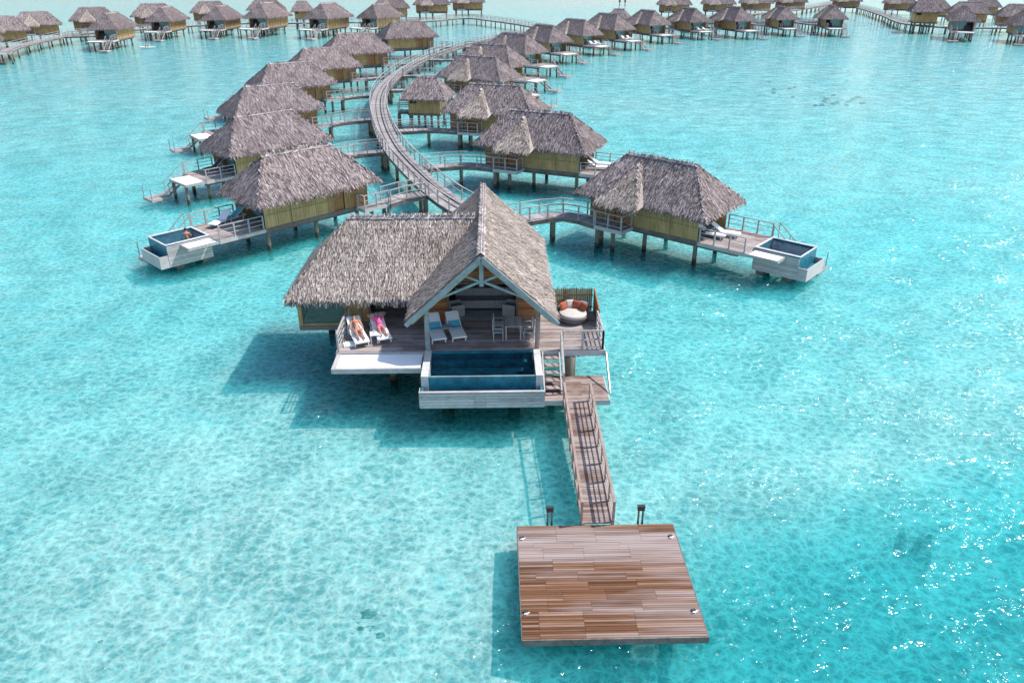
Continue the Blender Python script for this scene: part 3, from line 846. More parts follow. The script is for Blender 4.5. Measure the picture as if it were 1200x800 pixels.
# --- living room seen through the opening
so = empty('sofa', W(.05,5.0,DZ), VR, 'long pale sofa at the back of the dark living room', 'sofa')
mb = MB(); mb.box(-1.5,1.5,-.45,.4,.12,.40); mb.build('base', M['greyfab'], so)
mb = MB(); mb.box(-1.5,1.5,.22,.45,.42,.95); mb.build('backrest', M['greyfab'], so)
for i in range(3):
    mb = MB(); mb.box(-1.48+i*.99,-.51+i*.99,-.46,.2,.41,.54); mb.build('seat_cushion', M['greyfab'], so)
mb = MB(); mb.box(-1.25,1.25,3.5,4.5,DZ+.009,DZ+.022); r = mb.build('rug', M['greyfab']); r.location = VO; r.rotation_euler.z = VR
tag(r, 'grey rug on the living room floor before the sofa', 'rug')
for s, lab in ((-1,'pale armchair inside the left edge of the living room opening'),(1,'pale armchair inside the right edge of the living room opening')):
    a = empty('armchair', W(1.38*s,4.1,DZ), VR+R(70*s), lab, 'armchair', 'armchairs in the living room')
    mb = MB(); mb.box(-.33,.33,-.33,.33,.34,.46); mb.build('seat', M['bluefab'] if 0 else M['greyfab'], a)
    mb = MB(); mb.slab([(-.33,-.33,.47),(.33,-.33,.47),(.33,-.45,.95),(-.33,-.45,.95)], .08); mb.build('backrest', M['greyfab'], a)
    for sx in (-1,1):
        mb = MB(); mb.box(.36*sx-.03,.36*sx+.03,-.33,.33,0,.62); mb.build('armrest', M['greyboard'], a)
bd = empty('bed', W(-4.45,5.6,DZ), VR, 'bed with a periwinkle blue cover in the dark bedroom', 'bed')
mb = MB(); mb.box(-1.1,1.1,-1.0,1.0,.1,.36); mb.build('bed_base', M['beam'], bd)
mb = MB(); mb.box(-1.05,1.05,-.98,.98,.365,.72); mb.build('mattress', M['bedblue'], bd)

# --- loungers, side tables, people
def lounge(hx, hy, fx, fy, z=DZ): 
    return W(fx,fy,z), math.atan2(hy-fy,hx-fx)+VR
l0 = lounge(-2.42,2.35,-1.98,.62); l1 = lounge(-1.50,2.5,-1.05,.80)
make_lounger(*l0, 'left of two white loungers with blue towels, behind the gable post', M['white'], 'loungers in the villa shade')
make_lounger(*l1, 'right of two white loungers with blue towels, shaded under the gable', M['white'], 'loungers in the villa shade')
for (l, lab) in ((l0,'turquoise towel on the left lounger by the gable post'),(l1,'turquoise towel on the right shaded lounger')):
    mb = MB(); mb.slab([(1.0,-.27,.375),(1.0,.27,.375),(1.16,.27,.372),(1.16,-.27,.372)],.02); mb.slab([(1.165,-.27,.374),(1.165,.27,.374),(1.42,.27,.555),(1.42,-.27,.555)],.02)
    o = mb.build('towel', M['bluefab'], None, l[0], l[1]); tag(o, lab, 'towel', 'turquoise towels')
make_side_table(W(-1.72,1.75,DZ), 'small table between the two shaded loungers', M['greyfab'])
p0 = lounge(-6.12,2.0,-5.48,.38); p1 = lounge(-5.10,2.35,-4.50,.72)
make_lounger(*p0, 'white lounger under the sunbather in an orange swimsuit', M['white'], 'loungers in the sun')
make_lounger(*p1, 'white lounger under the sunbather in a pink shirt', M['white'], 'loungers in the sun')
make_side_table(W(-5.02,1.05,DZ), 'small white table between the two sunbathers')
mb = MB(); mb.lathe((0,0,0),[(0,0),(.035,0),(.04,.13),(.036,.13),(.03,.01),(0,.01)],12); o = mb.build('cup', M['cream'], None, W(-5.05,1.1,DZ+.44)); tag(o, 'small cup standing on the white table between the sunbathers', 'cup')
mb = MB(); mb.box(-.28,.28,-.22,.22,0,.05); mb.box(-.2,.24,-.18,.2,.055,.09); o = mb.build('towel', M['white'], None, W(-6.15,.72,DZ+.01), R(15)); tag(o, 'folded white towel lying on deck boards beside the left sunbather', 'towel')
reclining_person(*p0, 'person in an orange swimsuit lying on the leftmost white lounger', M['coral_cloth'], M['coral_cloth'], 'side')
reclining_person(*p1, 'person in a pink shirt lying back with hands behind the head', M['pink'], M['pink'], 'behind')

# ------------------------------------------------------------------ gangway and swimming dock
gw = empty('gangway', W(4.08,-2.45,0), VR, 'narrow railed wooden gangway from the villa landing down to the dock', 'gangway')
gl, gz0, gz1 = -7.65, 1.28, .80
def gzz(y): return gz0+(gz1-gz0)*y/gl
mb = MB(); n = 56
for i in range(n):
    y0 = gl*i/n; y1 = gl*(i+1)/n+.012; z0 = gzz(y0); z1 = gzz(y1); e = rnd(-.004,.004)
    mb.add([(-.5,y1,z1-.04),(.5,y1,z1-.04),(.5,y0,z0-.04),(-.5,y0,z0-.04),(-.5,y1,z1+e),(.5,y1,z1+e),(.5,y0,z0+e),(-.5,y0,z0+e)],
           [(0,3,2,1),(4,5,6,7),(0,1,5,4),(1,2,6,5),(2,3,7,6),(3,0,4,7)])
mb.build('walking_boards', M['gangway'], gw)
for s in (-1,1):
    mb = MB(); mb.bar((.53*s,0,gz0-.09),(.53*s,gl,gz1-.09),.06,.2); mb.build('stringer', M['brownrail'], gw)
    mb = MB()
    for k in ((.88,.62,.38,.12) if s > 0 else (.88,.12)): mb.bar((.56*s,0,gz0+k),(.56*s,gl,gz1+k),.09 if k > .8 else .035,.05 if k > .8 else .035)
    r = mb.build('railing', M['brownrail'], gw)
    for i in range(8):
        y = -.06+(gl+.12)*i/7; inst('post', POSTB, r, (.56*s,y,gzz(y)-.15), 0, (.9,.9,1.0))
dk = empty('swimming_dock', W(4.0,-12.65,0), VR, 'square weathered plank dock standing alone in the foreground water', 'dock')
mb = planks(-2.72,2.72,-2.5,2.52,.72,'x',.088,.045,.011,2,.005,[-1.9,-.55,1.0,.5]); mb.build('planking', M['dock'], dk)
mb = MB(); mb.box(-2.715,2.715,-2.5,2.52,.655,.672); mb.build('light_stop_sheet', M['beam'], dk)  # sheet added under the boards to stop sunlight leaking through the gaps
mb = MB(); mb.box(-2.75,-2.722,-2.55,2.55,.50,.715); mb.box(2.722,2.75,-2.55,2.55,.50,.715); mb.box(-2.72,2.72,-2.55,-2.505,.48,.712); mb.box(-2.72,2.72,2.525,2.56,.50,.712)
mb.build('edge_board', M['beam'], dk)
mb = MB()
for x in (-2.1,-.7,.7,2.1): mb.box(x-.08,x+.08,-2.48,2.48,.40,.65)
for y in (-.9,1.4): mb.box(-2.5,2.5,y-.09,y+.09,.30,.395)
mb.build('bearer', M['beam'], dk)
for x in (-2.,2.):
    for y in (-.9,1.4): inst('pile', PILE, dk, (x,y,.3), 0, (1.4,1.4,3.5))
for x,y in ((-2.55,1.83),(2.55,1.80),(-2.55,-1.55),(2.55,-1.6)):
    mb = MB(); mb.box(-.05,.05,-.035,.035,0,.05); mb.tube((-.13,0,.065),(.13,0,.065),.026,.02,8); c = mb.build('cleat', M['white'], dk, (x,y,.725), R(20)); c.scale = (.72,)*3
    mb = MB(); mb.box(-.09,.09,.06,.2,0,.05); mb.build('cleat_box', M['darkmetal'], c)
for x, lab in ((2.42,'slim twin-legged mooring post at the back left of the swimming dock'),(5.62,'slim twin-legged mooring post at the back right of the swimming dock')):
    p = empty('mooring_post', W(x,-9.92,0), VR, lab, 'mooring post', 'posts at the back of the dock')
    for s in (-1,1):
        mb = MB(); mb.box(.075*s-.03,.075*s+.03,-.03,.03,-1.6,1.28); mb.build('leg', M['pile'], p)
    mb = MB(); mb.box(-.125,.125,-.06,.06,1.2,1.36); mb.box(-.135,.135,-.07,.07,1.362,1.39); mb.build('cap', M['darkmetal'], p)

# ------------------------------------------------------------------ bungalows
M['pane'] = plain('greenish_window_pane', (.20,.42,.42), .12, .12, 2, 0, .6)
STEP = MB(); STEP.box(-.13,.13,-.42,.42,-.045,0); STEP = STEP.mesh('tread', M['deck'])
BZ = 2.1
def make_bungalow(mir=False, kind='net', gablet=True, blades=130, solar=None, porch='side', name='thatched_bungalow'):
    """long axis x towards the lagoon; entrance on -y (mirrored: +y)"""
    t = empty(name); s = -1 if mir else 1
    def fin(mb, nm, mats, parent=None):
        if mir: mb.mirror()
        return mb.build(nm, mats, parent or t)
    L, Wd, rl, ze, zr = 5.25, 2.9, 2.75, 4.0, 6.6
    a, b, c, d = (-L,-Wd,ze), (L,-Wd,ze), (L,Wd,ze), (-L,Wd,ze); p, q = (-rl,0,zr), (rl,0,zr)
    faces = [[a,b,q,p],[c,d,p,q],[b,c,q],[d,a,p]]
    mb = MB()
    for f in faces: mb.slab(f, .24)
    e = ze-.1
    thatch(mb, faces, blades, .5, .065, eaves=[((-L,-Wd,e),(L,-Wd,e),(0,-1,-.7)), ((L,Wd,e),(-L,Wd,e),(0,1,-.7)), ((L,-Wd,e),(L,Wd,e),(1,0,-.7)), ((-L,Wd,e),(-L,-Wd,e),(-1,0,-.7))], fringe=30)
    roof = fin(mb, 'roof', M['thatch_old'])
    fin(ridge_strip((-rl-.15,0,zr+.05),(rl+.15,0,zr+.05), .17), 'ridge_cap', M['ridge'], roof)
    if gablet:
        ap, bk = (-1.2,-.95,6.05), (-1.2,-.4,6.2); bl, br = (-2.95,-3.7,3.78), (.55,-3.7,3.78); kl, kr = (-2.1,-1.3,5.45), (-.3,-1.3,5.45)
        fs = [[bl,br,ap],[bl,ap,bk],[ap,br,bk]]
        mb = MB()
        mb.add([bl,br,ap,bk,(-3.0,-2.6,4.1),(.65,-2.6,4.1)], [(0,1,2),(0,2,3,4),(1,5,3,2)])
        thatch(mb, fs, blades*1.1, .5, .065, eaves=[((-2.95,-3.7,e-.2),(.55,-3.7,e-.2),(0,-1,-.7))], fringe=30)
        fin(mb, 'gablet', M['thatch_pale'], roof)
    if solar:
        o = MB(); o.slab([(3.3,-.75,6.05),(4.35,-.95,5.05),(4.35,.55,5.05),(3.3,.55,6.05)] if solar == 'dark' else [(3.2,-1.0,6.1),(4.3,-1.1,5.08),(4.3,.6,5.08),(3.2,.6,6.1)], .06)
        fin(o, 'solar_panel', M['solar'] if solar == 'dark' else M['white'])
    # floor and walls
    x1 = 3.2
    mb = MB(); mb.box(-4.4,4.4,-2.0,2.0,BZ-.12,BZ); mb.box(-4.42,4.42,-2.03,-2.002,BZ-.26,BZ+.02); mb.box(-4.42,4.42,2.002,2.03,BZ-.26,BZ+.02); mb.box(-4.45,-4.403,-2.0,2.0,BZ-.26,BZ+.02)
    fin(mb, 'floor_frame', M['beam'])
    def pan(x0, x1_, y, n, sgn):
        mb = MB(); mb.box(x0,x1_,min(y,y-sgn*.07),max(y,y-sgn*.07),BZ+.004,4.55)
        for i in range(n+1):
            x = x0+(x1_-x0)*i/n; mb.box(x-.03,x+.03,y+sgn*.003,y+sgn*.035,BZ+.01,4.5,1)
        mb.box(x0,x1_,y+sgn*.003,y+sgn*.03,3.0,3.04,1)
        return mb
    fin(pan(-.9,4.35,-2.0,5,-1), 'bamboo_wall', [M['olive'], M['screen']])
    fin(pan(-4.4,4.35,2.0,8,1), 'bamboo_wall', [M['olive'], M['screen']])
    mb = MB(); mb.box(-4.398,-4.33,-1.925,1.925,BZ+.004,4.55)
    for i in range(5): y = -1.85+i*.925; mb.box(-4.44,-4.401,y-.03,y+.03,BZ+.03,4.5)
    fin(mb, 'end_wall', M['orange'])
    fin(pan(-4.4,-2.75,-2.0,2,-1), 'entrance_wall', [M['orange'], M['screen']])
    mb = MB(); mb.box(-1.35,-.93,-2.0,-1.93,BZ+.004,4.5); mb.box(-2.73,-2.33,-2.0,-1.93,BZ+.004,4.5); fin(mb, 'entrance_wall', M['orange'])
    dr = MB(); dr.box(-2.3,-1.38,-1.90,-1.85,BZ+.004,4.3); dr = fin(dr, 'door', M['siding'])
    mb = MB(); mb.box(-1.5,-1.45,-1.96,-1.905,3.0,3.15); fin(mb, 'handle', M['metal'], dr)
    # lagoon end: glazed wall under the roof, dark sides
    wf = MB()
    for y in (-1.9,-.65,.65,1.9): wf.box(x1-.05,x1+.05,y-.05,y+.05,BZ+.004,4.45)
    wf.box(x1-.05,x1+.05,-1.849,1.849,4.35,4.45); wf.box(x1-.04,x1+.04,-1.849,1.849,BZ+.004,BZ+.06)
    wf = fin(wf, 'window_frame', M['trim'])
    for (ya, yb, m_) in ((-1.84,-.71,'void'),(-.59,.59,'pane'),(.71,1.84,'pane')):  # first bay: dark sheet painted as the shade inside an open door
        mb = MB(); mb.box(x1-.02,x1+.0,ya,yb,BZ+.07,4.33); fin(mb, 'pane_or_dark_sheet', M[m_], wf)
    mb = MB(); mb.box(-4.3,x1-.1,-1.9,1.9,4.6,4.66); fin(mb, 'ceiling', M['siding'])
    # piles
    for x in (-3.6,.1,4.1):
        for y in (-1.6,1.45): inst('pile', PILE, t, (x,y*s,BZ-.25), 0, (1,1,3.6))
    mb = MB()
    for y in (-1.6,1.6): mb.box(-4.2,(4.3 if kind == 'none' else 7.2),y-.09,y+.09,BZ-.5,BZ-.265)
    fin(mb, 'bearer', M['beam'])
    # entrance porch
    if porch == 'side': px0, px1, py0, py1 = -3.0,-.7,-3.5,-2.05
    else: px0, px1, py0, py1 = -5.7,-3.3,-3.1,-2.05
    fin(planks(px0,px1,py0,py1,BZ,'y',.16,.07), 'porch', M['jetty'])
    mb = MB(); mb.box(px0,px1,py0-.05,py0-.005,BZ-.28,BZ-.01); mb.box(px1+.005,px1+.05,py0,py1,BZ-.28,BZ-.01); fin(mb, 'porch_fascia', M['greyboard'])
    railing(t, [(px0+.05,(py0+.06)*s,BZ),(px1-.06,(py0+.06)*s,BZ)] + [(px1-.06,(py1-.1)*s,BZ)], 1., 1.15, (1.,.6,.2))
    for x in (px1-.9,): inst('pile', PILE, t, (x,(py0+.4)*s,BZ-.08), 0, (1,1,3.6))
    if kind == 'none': return t
    # terrace
    dx = 7.85 if kind == 'pool' else 7.25
    fin(planks(4.42,dx,-2.0,2.3,BZ,'x',.16,.05,.014,1), 'terrace', M['deck'])
    fin(planks(x1+.06,4.38,-1.9,1.9,BZ+.012,'x',.16,.01,.014,0), 'terrace_floor', M['deck'])
    mb = MB(); mb.box(4.42,dx,-2.05,-2.005,BZ-.26,BZ-.015); mb.box(4.42,dx,2.305,2.35,BZ-.26,BZ-.015); mb.box(dx+.005,dx+.05,-2.0,2.3,BZ-.26,BZ-.015); fin(mb, 'terrace_fascia', M['greyboard'])
    railing(t, [(4.5,-1.94*s,BZ),(dx-.1,-1.94*s,BZ)], .95, 1.1, (1.,.68,.36))
    railing(t, [(4.5,2.24*s,BZ),(dx-.1,2.24*s,BZ)], .95, 1.1, (1.,.68,.36))
    if kind != 'pool':
        for y in (-1.5,1.5): inst('pile', PILE, t, (dx-.35,y*s,BZ-.26), 0, (1,1,3.6))
    mb = MB(); mb.box(3.6,4.4,-1.5,-.4,BZ+.03,BZ+.5); mb.box(3.5,3.75,-1.5,-.4,BZ+.5,BZ+.95); fin(mb, 'built_in_bench', M['charcoal'])
    if kind == 'pool':
        z1 = BZ+.12
        mb = MB()
        mb.box(7.95,11.0,-.86,-.70,.75,z1); mb.box(7.95,11.0,1.70,1.86,.75,z1); mb.box(7.95,8.08,-.695,1.695,.75,z1); mb.box(10.9,11.0,-.695,1.695,.75,z1-.03)
        mb.box(8.085,10.895,-.695,1.695,.75,1.25)
        pb = fin(mb, 'plunge_pool', M['tile'])
        mb = MB(); mb.poly([(8.083,-.693,z1-.05),(10.897,-.693,z1-.05),(10.897,1.693,z1-.05),(8.083,1.693,z1-.05)]); fin(mb, 'pool_water', M['poolwater'], pb)
        mb = MB(); mb.box(7.93,11.03,-.89,-.69,z1+.003,z1+.04); mb.box(7.93,11.03,1.69,1.89,z1+.003,z1+.04); mb.box(7.93,8.09,-.685,1.685,z1+.003,z1+.04); mb.box(10.9,11.01,-.685,1.685,z1-.027,z1+.01)
        fin(mb, 'pool_rim', M['coping'], pb)
        mb = MB()
        for i in range(8):
            za, zb = .72+i*.18, .72+i*.18+.168
            if zb > z1-.02: break
            mb.box(7.95,11.0,-.915,-.865,za,zb); mb.box(7.95,11.0,1.865,1.915,za,zb)
        fin(mb, 'pool_cladding', M['greyboard'])
        mb = MB(); mb.box(11.01,11.6,-.9,-.83,.72,1.55); mb.box(11.01,11.6,1.83,1.9,.72,1.55); mb.box(11.53,11.6,-.825,1.825,.72,1.55); mb.box(11.01,11.525,-.825,1.825,.72,.82)
        tr = fin(mb, 'overflow_trough', M['greyboard']); mb = MB(); mb.box(11.012,11.524,-.82,1.82,.83,1.2); fin(mb, 'trough_lining', M['tile'], tr)
        mb = MB(); mb.box(8.2,8.7,-.8,1.8,.42,.70); mb.box(10.0,10.5,-.8,1.8,.42,.70); fin(mb, 'pool_bearer', M['beam'])
        for x in (8.45,10.25):
            for y in (.5,): inst('pile', PILE, t, (x,y*s,.42), 0, (1.4,1.4,2))
        nb = MB(); nb.box(8.05,10.0,-2.0,-.95,BZ-.07,BZ-.035); nb = fin(nb, 'net', M['netting'])
        mb = MB(); mb.box(7.95,10.1,-2.1,-2.005,BZ-.2,BZ-.01); mb.box(10.005,10.1,-2.0,-.93,BZ-.2,BZ-.01); fin(mb, 'net_frame', M['rail'], nb)
        sx, sy, n, lx = 7.95, 2.35, 5, 9.6
    else:
        nb = MB(); nb.box(dx+.08,dx+1.75,-1.9,1.05,BZ-.07,BZ-.035); nb = fin(nb, 'net', M['netting'])
        mb = MB(); mb.box(dx+.055,dx+1.85,-2.0,-1.905,BZ-.2,BZ-.01); mb.box(dx+1.755,dx+1.85,-1.9,1.1,BZ-.2,BZ-.01); mb.box(dx+.055,dx+1.75,1.055,1.15,BZ-.2,BZ-.01); fin(mb, 'net_frame', M['rail'], nb)
        for y in (-1.6,.85): inst('pile', PILE, t, (dx+1.65,y*s,BZ-.2), 0, (.85,.85,3.4))
        sx, sy, n, lx = dx+.1, 1.68, 6, dx+1.95
    st = MB()
    for k in (-.43,.43): st.bar((sx,sy+k,BZ-.12),(lx+.1,sy+k,.62),.05,.18)
    st = fin(st, 'stairs', M['rail'])
    for i in range(n):
        f = (i+1)/(n+1); inst('tread', STEP, st, (sx+(lx-sx)*f, sy*s, BZ-.05+(.62-BZ)*f), 0)
    mb = MB()
    for k in (-.47,.47):
        mb.bar((sx,sy+k,BZ+.9),(lx+.15,sy+k,1.5),.055,.055)
        for f in (.0,.5,1.): x = sx+(lx-sx)*f; z = BZ+(.6-BZ)*f; mb.bar((x,sy+k,z-.1),(x,sy+k,z+.93),.05,.05,(1,0,0))
    fin(mb, 'stair_rail', M['rail'], st)
    fin(planks(lx,lx+1.8,sy-.85,sy+.85,.62,'x',.15,.06), 'landing', M['jetty'])
    mb = MB(); mb.box(lx-.04,lx-.004,sy-.85,sy+.85,.42,.61); mb.box(lx+1.804,lx+1.84,sy-.85,sy+.85,.42,.61); mb.box(lx,lx+1.8,sy-.9,sy-.855,.42,.61); mb.box(lx,lx+1.8,sy+.855,sy+.9,.42,.61)
    fin(mb, 'landing_edge', M['rail'])
    inst('pile', PILE, t, (lx+.9,sy*s,.55), 0, (1.2,1.2,2))
    for k in (-.8,.8):
        mb = MB(); mb.box(lx+1.72,lx+1.78,sy+k-.03,sy+k+.03,.62,1.6); fin(mb, 'handhold', M['metal'])
    return t

PROTO = {}
def bungalow(key, x, y, deg, S, label, group):
    mir, kind, gab, solar, porch = key
    hut = {'label': label}
    if key not in PROTO:
        o = make_bungalow(mir, kind, gab, 130, solar, porch); PROTO[key] = o
    else: o = copy_tree(PROTO[key])
    o.location = (x,y,0); o.rotation_euler.z = R(deg); o.scale = (S,)*3
    tag(o, label, 'bungalow', group)
    return o
ordn = ['nearest','second','third','fourth','fifth','sixth','seventh','eighth','ninth','tenth','eleventh','twelfth','thirteenth','fourteenth']
Lk = lambda k: (True, k, False, None, 'end'); Rk = lambda k: (False, k, True, None, 'side')
GL, GR, GA, GB = 'bungalows left of the curved boardwalk', 'bungalows right of the curved boardwalk', 'bungalows of the far left row', 'bungalows of the far right cluster'
LEFT = [(-15.2,55.4,226,.97),(-21.8,70.1,226,.97),(-26.2,87.4,218,.97),(-28.6,105.5,216,1.),(-28.6,124.2,212,1.),(-26.7,141.5,209,1.1),(-21.5,171,207,1.1)]
PL = []
for i, (x, y, a, S) in enumerate(LEFT):
    lab = ('left bungalow nearest the big villa, with a bather in its plunge pool' if i == 0 else
           '%s bungalow from the front in the row left of the curved boardwalk' % ordn[i])
    PL.append(bungalow(Lk('pool' if i == 0 else 'net'), x, y, a, S, lab, GL))
RIGHT = [(10.1,52.6,-41,.97),(2.5,69.7,-24,1.),(-1.8,86.2,-19,1.),(-4.6,113.3,-30,1.),(-3.3,127.6,-31,1.03),(.4,146.1,-44,1.04),(6.5,166.7,-55,1.03),(13.7,180.8,-50,1.05),
         (21.9,191.9,-54,1.12),(33.4,207.6,-65,1.1),(45.7,217.9,-69,1.1),(57.6,219.7,-70,1.13),(72.5,227.7,-86,1.08),(86.,227.1,-98,1.12)]
PR_ = []
for i, (x, y, a, S) in enumerate(RIGHT):
    lab = ('right bungalow nearest the big villa, with two loungers by its plunge pool' if i == 0 else
           '%s bungalow from the front in the row right of the curved boardwalk' % ordn[i])
    PR_.append(bungalow(Rk('pool' if i == 0 else 'net'), x, y, a, S, lab, GR))
FA = [(-90.9,191.4,-88,1.15),(-88.4,216.2,-92,1.15),(-76.,221.6,-96,1.15),(-64.6,223.4,-104,1.25),(-48.,221,-110,1.25),(-35.2,226.5,-119,1.18)]
AP = []
for i, (x, y, a, S) in enumerate(FA):
    AP.append(bungalow((False,'net',True,None,'side'), x, y, a, S, '%s from the left of six far bungalows facing us with nets and stairs' % ['first','second','third','fourth','fifth','sixth'][i], GA))
FB = [(-115.5,189.5,30,1.05,'dark'),(-117.1,206.8,28,1.05,'dark'),(-109.7,220.9,20,1.09,'dark'),(-99.1,233.9,13,1.13,None),(-91.,255.1,12,1.08,None),(-77.5,267,8,1.1,None),
      (-39,273,5,1.15,'white'),(-27.5,291,2,1.2,'white'),(-16,307,0,1.2,'white')]
BL = ['thatched bungalow cut by the left edge of the photo with a dark solar panel', 'broad far bungalow with a dark solar panel behind the bend of the left boardwalk',
      'far bungalow with a dark solar panel behind the first bungalow facing us', 'far bungalow with a pointed gablet behind the second bungalow facing us', 'far bungalow behind the third bungalow facing us at the top left',
      'far bungalow behind the fourth bungalow facing us at the top left', 'bungalow with a white roof panel behind the sixth far bungalow facing us',
      'bungalow with a white roof panel where the far boardwalk meets a side deck', 'farthest bungalow with a white roof panel at the right end of the far left row']
BP = []
for (x, y, a, S, so_), lab in zip(FB, BL):
    BP.append(bungalow((False,'none',True,so_,'side'), x, y, a, S, lab, GA))
BP.append(bungalow((False,'net',True,None,'side'), -106.5, 168.5, -60, 1., 'bungalow almost outside the left edge showing only its stairs and landing', GA))
FC = [(56.5,295,-8,1.15),(73,300,-10,1.15),(88,306,-12,1.15),(103,314,-14,1.15)]
for i, (x, y, a, S) in enumerate(FC):
    bungalow((False,'none',True,None,'side'), x, y, a, S, '%s from the left in the backmost row, its roof cut by the photo top' % ['first','second','third','fourth'][i], GB)
SS = [(114.3,213.5,-113,1.22),(124.5,204.5,-110,1.12)]
for i, (x, y, a, S) in enumerate(SS):
    bungalow((True,'net',False,None,'end'), x, y, a, S, ['right cluster bungalow facing us beside the small square hut', 'bungalow facing us at the right edge, cut by the photo border'][i], GB)
FT = [(141,309,-25,1.1),(136,275,-14,1.1),(135,250,-14,1.1),(140,233,-16,1.12),(128,325,-20,1.1),(158,285,-22,1.1),(166,262,-20,1.1)]
for i, (x, y, a, S) in enumerate(FT):
    bungalow((False,'none',True,None,'side'), x, y, a, S, ['thatched bungalow behind the curved railing of the right cluster, left of its group', 'large roofed bungalow right behind the square hut of the right cluster',
      'bungalow behind the hut and the first right cluster bungalow facing us', 'bungalow behind the right edge bungalow facing us', 'farthest left bungalow of the right cluster at the photo top',
      'bungalow at the top right, behind two nearer roofs', 'bungalow at the top right corner, partly outside the photo'][i], GB)
# square service huts
def make_hut():
    t = empty('service_hut'); w, ze, zr, r = 2.75, 3.9, 6.0, 1.2
    a, b, c, d = (-w,-w,ze), (w,-w,ze), (w,w,ze), (-w,w,ze); p, q = (-r,0,zr), (r,0,zr)
    fs = [[a,b,q,p],[c,d,p,q],[b,c,q],[d,a,p]]; mb = MB()
    for f in fs: mb.slab(f, .22)
    e = ze-.1
    thatch(mb, fs, 110, .5, .07, eaves=[((-w,-w,e),(w,-w,e),(0,-1,-.7)),((w,w,e),(-w,w,e),(0,1,-.7)),((w,-w,e),(w,w,e),(1,0,-.7)),((-w,w,e),(-w,-w,e),(-1,0,-.7))], fringe=30)
    rf = mb.build('roof', M['thatch_old'], t); ridge_strip((-r,0,zr+.05),(r,0,zr+.05),.17).build('ridge_cap', M['ridge'], rf)
    mb = MB(); mb.box(-1.9,1.9,-1.9,-1.83,2.12,4.4); mb.box(-1.9,1.9,1.83,1.9,2.12,4.4); mb.box(-1.9,-1.83,-1.82,1.82,2.12,4.4); mb.box(1.83,1.9,-1.82,1.82,2.12,4.4); mb.box(-1.9,1.9,-1.935,-1.905,3.2,3.25)
    mb.build('bamboo_wall', M['olive'], t)
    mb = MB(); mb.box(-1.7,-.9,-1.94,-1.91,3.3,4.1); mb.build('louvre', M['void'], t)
    mb = MB(); mb.box(-2,2,-2,2,1.9,2.1); mb.build('floor_frame', M['beam'], t)
    for x in (-1.6,0,1.6):
        for y in (-1.6,1.6): inst('pile', PILE, t, (x,y,1.92), 0, (1,1,3.4))
    return t
h0 = make_hut(); h0.location = (-10.1,96.5,0); h0.rotation_euler.z = R(-8); tag(h0, 'small square thatched hut tucked inside the bend of the curved boardwalk', 'hut', 'service huts')
for (x, y, a, S, lab) in ((-63.2,255,10,1.2,'small thatched hut between the fourth and fifth far bungalows facing us'),(113,231,-15,1.5,'square hut on the near corner of the right cluster of bungalows'),
                          (28.6,226,-20,1.1,'small hut whose roof shows behind the ninth bungalow of the right row')):
    o = copy_tree(h0); o.location = (x,y,0); o.rotation_euler.z = R(a); o.scale = (S,)*3; tag(o, lab, 'hut', 'service huts')

# ------------------------------------------------------------------ boardwalks
Z0 = 2.2
def P3(pts, z=Z0): return [(x,y,z) for x, y in pts]
main = [(-1.6,52.),(-3.8,55.6),(-5.6,59.3),(-8.2,66),(-11.5,76),(-14.7,89.4),(-17.2,104),(-18.3,117),(-18.1,131),(-16.6,147),(-13.2,164),(-8.5,180),(-1.5,196),(7,209),(18,220),(31,231),(46,238),(62,242),(78,243.5),(94,246)]
boardwalk('curved_boardwalk', P3(main), 2.05, 'long S-curved grey boardwalk with pale railings leading back between the bungalows', 'boardwalk', None, .2, 2.0, 5., 1., True)
boardwalk('far_boardwalk', P3([(-97,158),(-99.7,163),(-102.6,171),(-104.6,182),(-106,194),(-106,203.5),(-100.5,213.5),(-90.4,228),(-79,239),(-64.1,241),(-49,243.9),(-27,247),(-14.5,262),(-5,250),(4.7,231),(10,215)]), 2.4,
          'far railed boardwalk linking the upper left bungalows along the water', 'boardwalk', None, .4, 2.4, 6.)
boardwalk('far_boardwalk', P3([(50,240),(62,262),(79,280),(98,300),(118,328),(138,360)]), 2.4, 'pale boardwalk sweeping back past the backmost roofs at the top', 'boardwalk', None, .4, 2.4, 6.)
boardwalk('far_boardwalk', P3([(132,325),(127.5,300),(120.5,271),(114,248),(112.5,236),(117,226.5),(130,223.5),(146,222),(165,222)]), 2.4, 'railed boardwalk curving along the front of the right cluster', 'boardwalk', None, .4, 2.4, 6.)
import bisect
mp = smooth_path([Vector(p) for p in P3(main)])
fpath = smooth_path([Vector(p) for p in P3([(-104.6,182),(-106,194),(-106,203.5),(-100.5,213.5),(-90.4,228),(-79,239),(-64.1,241),(-49,243.9),(-27,247),(-14.5,262)])])
def link(o, key_porch, mir, path, label, S, shift=0.):
    """short footbridge from a porch to the nearest point of a boardwalk"""
    s = -1 if mir else 1
    lp = Vector((-4.6,-2.6*s,0)) if key_porch == 'end' else Vector((-2.95,-2.8*s,0))
    rot = Matrix.Rotation(o.rotation_euler.z, 3, 'Z')
    a = Vector(o.location)+rot @ (lp*S); a.z = BZ*S
    out = rot @ (Vector((-1,0,0)) if key_porch == 'end' else Vector((-1,-.10*s,0)))
    a = a+out*(1.1*S if key_porch == 'end' else .05)
    b = min(path, key=lambda q: (q.xy-(a+out*3.).xy).length)
    d = (a-b); d.z = 0; b = b+d.normalized()*1.2; b.z = Z0
    mid = a+out*(a-b).length*.45; mid.z = (a.z+b.z)/2
    boardwalk('footbridge', [tuple(a), tuple(mid), tuple(b)], 1.4, label, 'footbridge', 'short footbridges to the bungalows', .25, 1.6, 4.2)
for i, o in enumerate(PL): link(o, 'end', True, mp, 'short footbridge joining the %s left row bungalow to the curved boardwalk' % ordn[i], LEFT[i][3])
